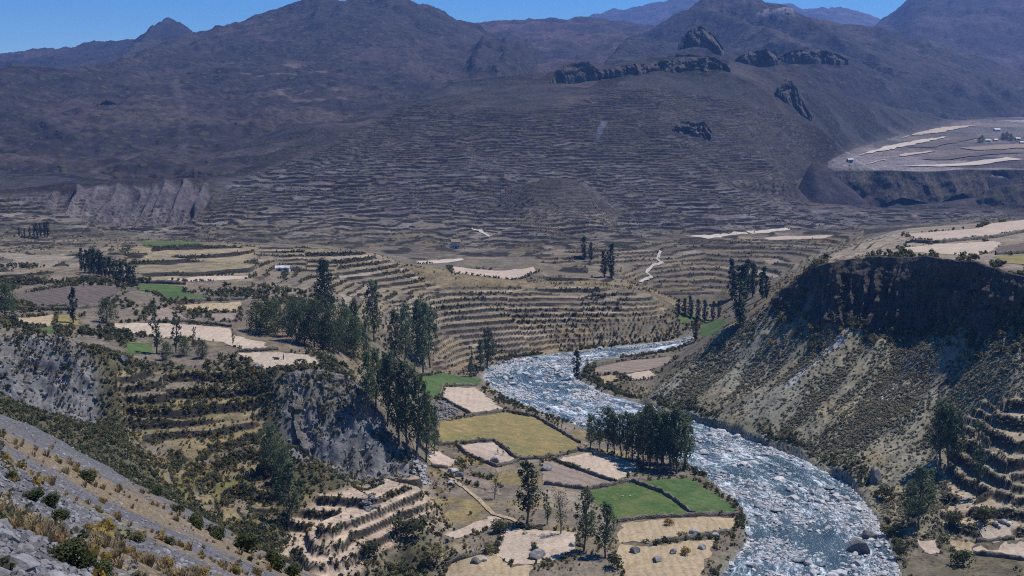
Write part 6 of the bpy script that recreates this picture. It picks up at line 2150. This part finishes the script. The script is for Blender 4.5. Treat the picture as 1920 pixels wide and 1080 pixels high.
person(934, 853, 2.0, 0.25, 'dark_cloth', 'person in dark clothes, left of two standing in the pinkish field')
person(943, 854, -1.2, 0.1, 'blue_cloth', 'person in dark clothes, right of two standing in the pinkish field')
person(1113, 856, 1.0, 0.35, 'dark_cloth', 'person in dark clothes, left of two beside the grove')
person(1123, 857, 2.5, 0.2, 'red_cloth', 'person in dark clothes, right of two beside the grove')
person(532, 675, 1.6, 0.1, 'dark_cloth', 'person standing between cattle on the cliff-edge field')


def beast(u, v, rz, lying, label, cat, s_=1.0, mat='hide_dark'):
    b = hit(u, v)
    dz = -0.55 if lying else 0.0
    J = [(0, -0.1, 1.0 + dz, (0.26, 0.33)), (0, -0.62, 1.02 + dz, (0.25, 0.30)), (0, 0.5, 1.0 + dz, (0.26, 0.36)), (0, 0.85, 1.22 + dz, (0.14, 0.2)), (0, 1.08, 1.30 + dz, (0.12, 0.15)), (0, 1.36, 1.10 + dz, (0.075, 0.085))]
    B = [(0, 1), (0, 2), (2, 3), (3, 4), (4, 5)]
    for sx in (-1, 1):
        i = len(J)
        if lying:
            J += [(sx * 0.22, 0.5, 0.38, 0.11), (sx * 0.24, 0.75, 0.14, 0.07), (sx * 0.22, 0.45, 0.08, 0.05), (sx * 0.26, -0.55, 0.36, 0.13), (sx * 0.3, -0.2, 0.16, 0.08), (sx * 0.28, -0.5, 0.08, 0.05)]
        else:
            J += [(sx * 0.17, 0.5, 0.68, 0.1), (sx * 0.17, 0.53, 0.36, 0.06), (sx * 0.17, 0.5, 0.04, 0.06), (sx * 0.18, -0.6, 0.72, 0.14), (sx * 0.18, -0.74, 0.38, 0.07), (sx * 0.18, -0.68, 0.04, 0.06)]
        B += [(2, i), (i, i + 1), (i + 1, i + 2), (1, i + 3), (i + 3, i + 4), (i + 4, i + 5)]
    i = len(J)
    J += [(0, -0.9, 1.05 + dz, 0.04), (0, -0.98, 0.62 + dz * 0.5, 0.03), (0.13, 1.05, 1.44 + dz, 0.03), (-0.13, 1.05, 1.44 + dz, 0.03)]
    B += [(1, i), (i, i + 1), (4, i + 2), (4, i + 3)]
    me = skin_mesh(cat, J, B, [MATS[mat]])
    return put(cat, me, (b.x, b.y, b.z - 0.02), s_, rz, 0, label, cat)


beast(519, 675, 1.5, True, 'dark cow lying on the cliff-edge field, left of the person', 'cow', 1.0, 'hide_dark')
beast(559, 682, -1.4, False, 'dark donkey standing at the brink of the cliff-edge field', 'donkey', 1.0, 'hide_dark')

# ================================================================ SMOKE of a grass fire on the far hill
k = NB('smoke_air')
k.t.nodes.remove(k.b)
pv = k.n('VolumePrincipled')
pv.inputs['Color'].default_value = (0.75, 0.84, 1.0, 1)
pv.inputs['Anisotropy'].default_value = 0.3
nz = k.noise(0.22, 4, 0.6, k.pos())
k.l(k.math('MULTIPLY', k.ramp(nz, [(0.42, (0, 0, 0)), (0.7, (1, 1, 1))]), 0.10), pv.inputs['Density'])
k.l(pv.outputs[0], k.out.inputs['Volume'])
b = hit(1117, 279)
V, F = [], []
for i in range(9):
    t = i / 8
    r_ = 0.8 + 3.4 * t
    for j in range(10):
        a_ = j * 0.62832
        V.append((b.x + 5 * t * t + 2 * t + math.cos(a_) * r_, b.y + math.sin(a_) * r_, b.z + 0.5 + 22 * t))
for i in range(8):
    for j in range(10):
        F.append((i * 10 + j, i * 10 + (j + 1) % 10, (i + 1) * 10 + (j + 1) % 10, (i + 1) * 10 + j))
F += [tuple(range(9, -1, -1)), tuple(range(80, 90))]
o = mesh_obj('smoke', V, F, 'smoke_air')
tag(o, 'thin bluish plume of smoke rising from the terraced hill', None, None, 'stuff')
print('done', round(time.time() - T0, 1), 'objects', len(bpy.data.objects))
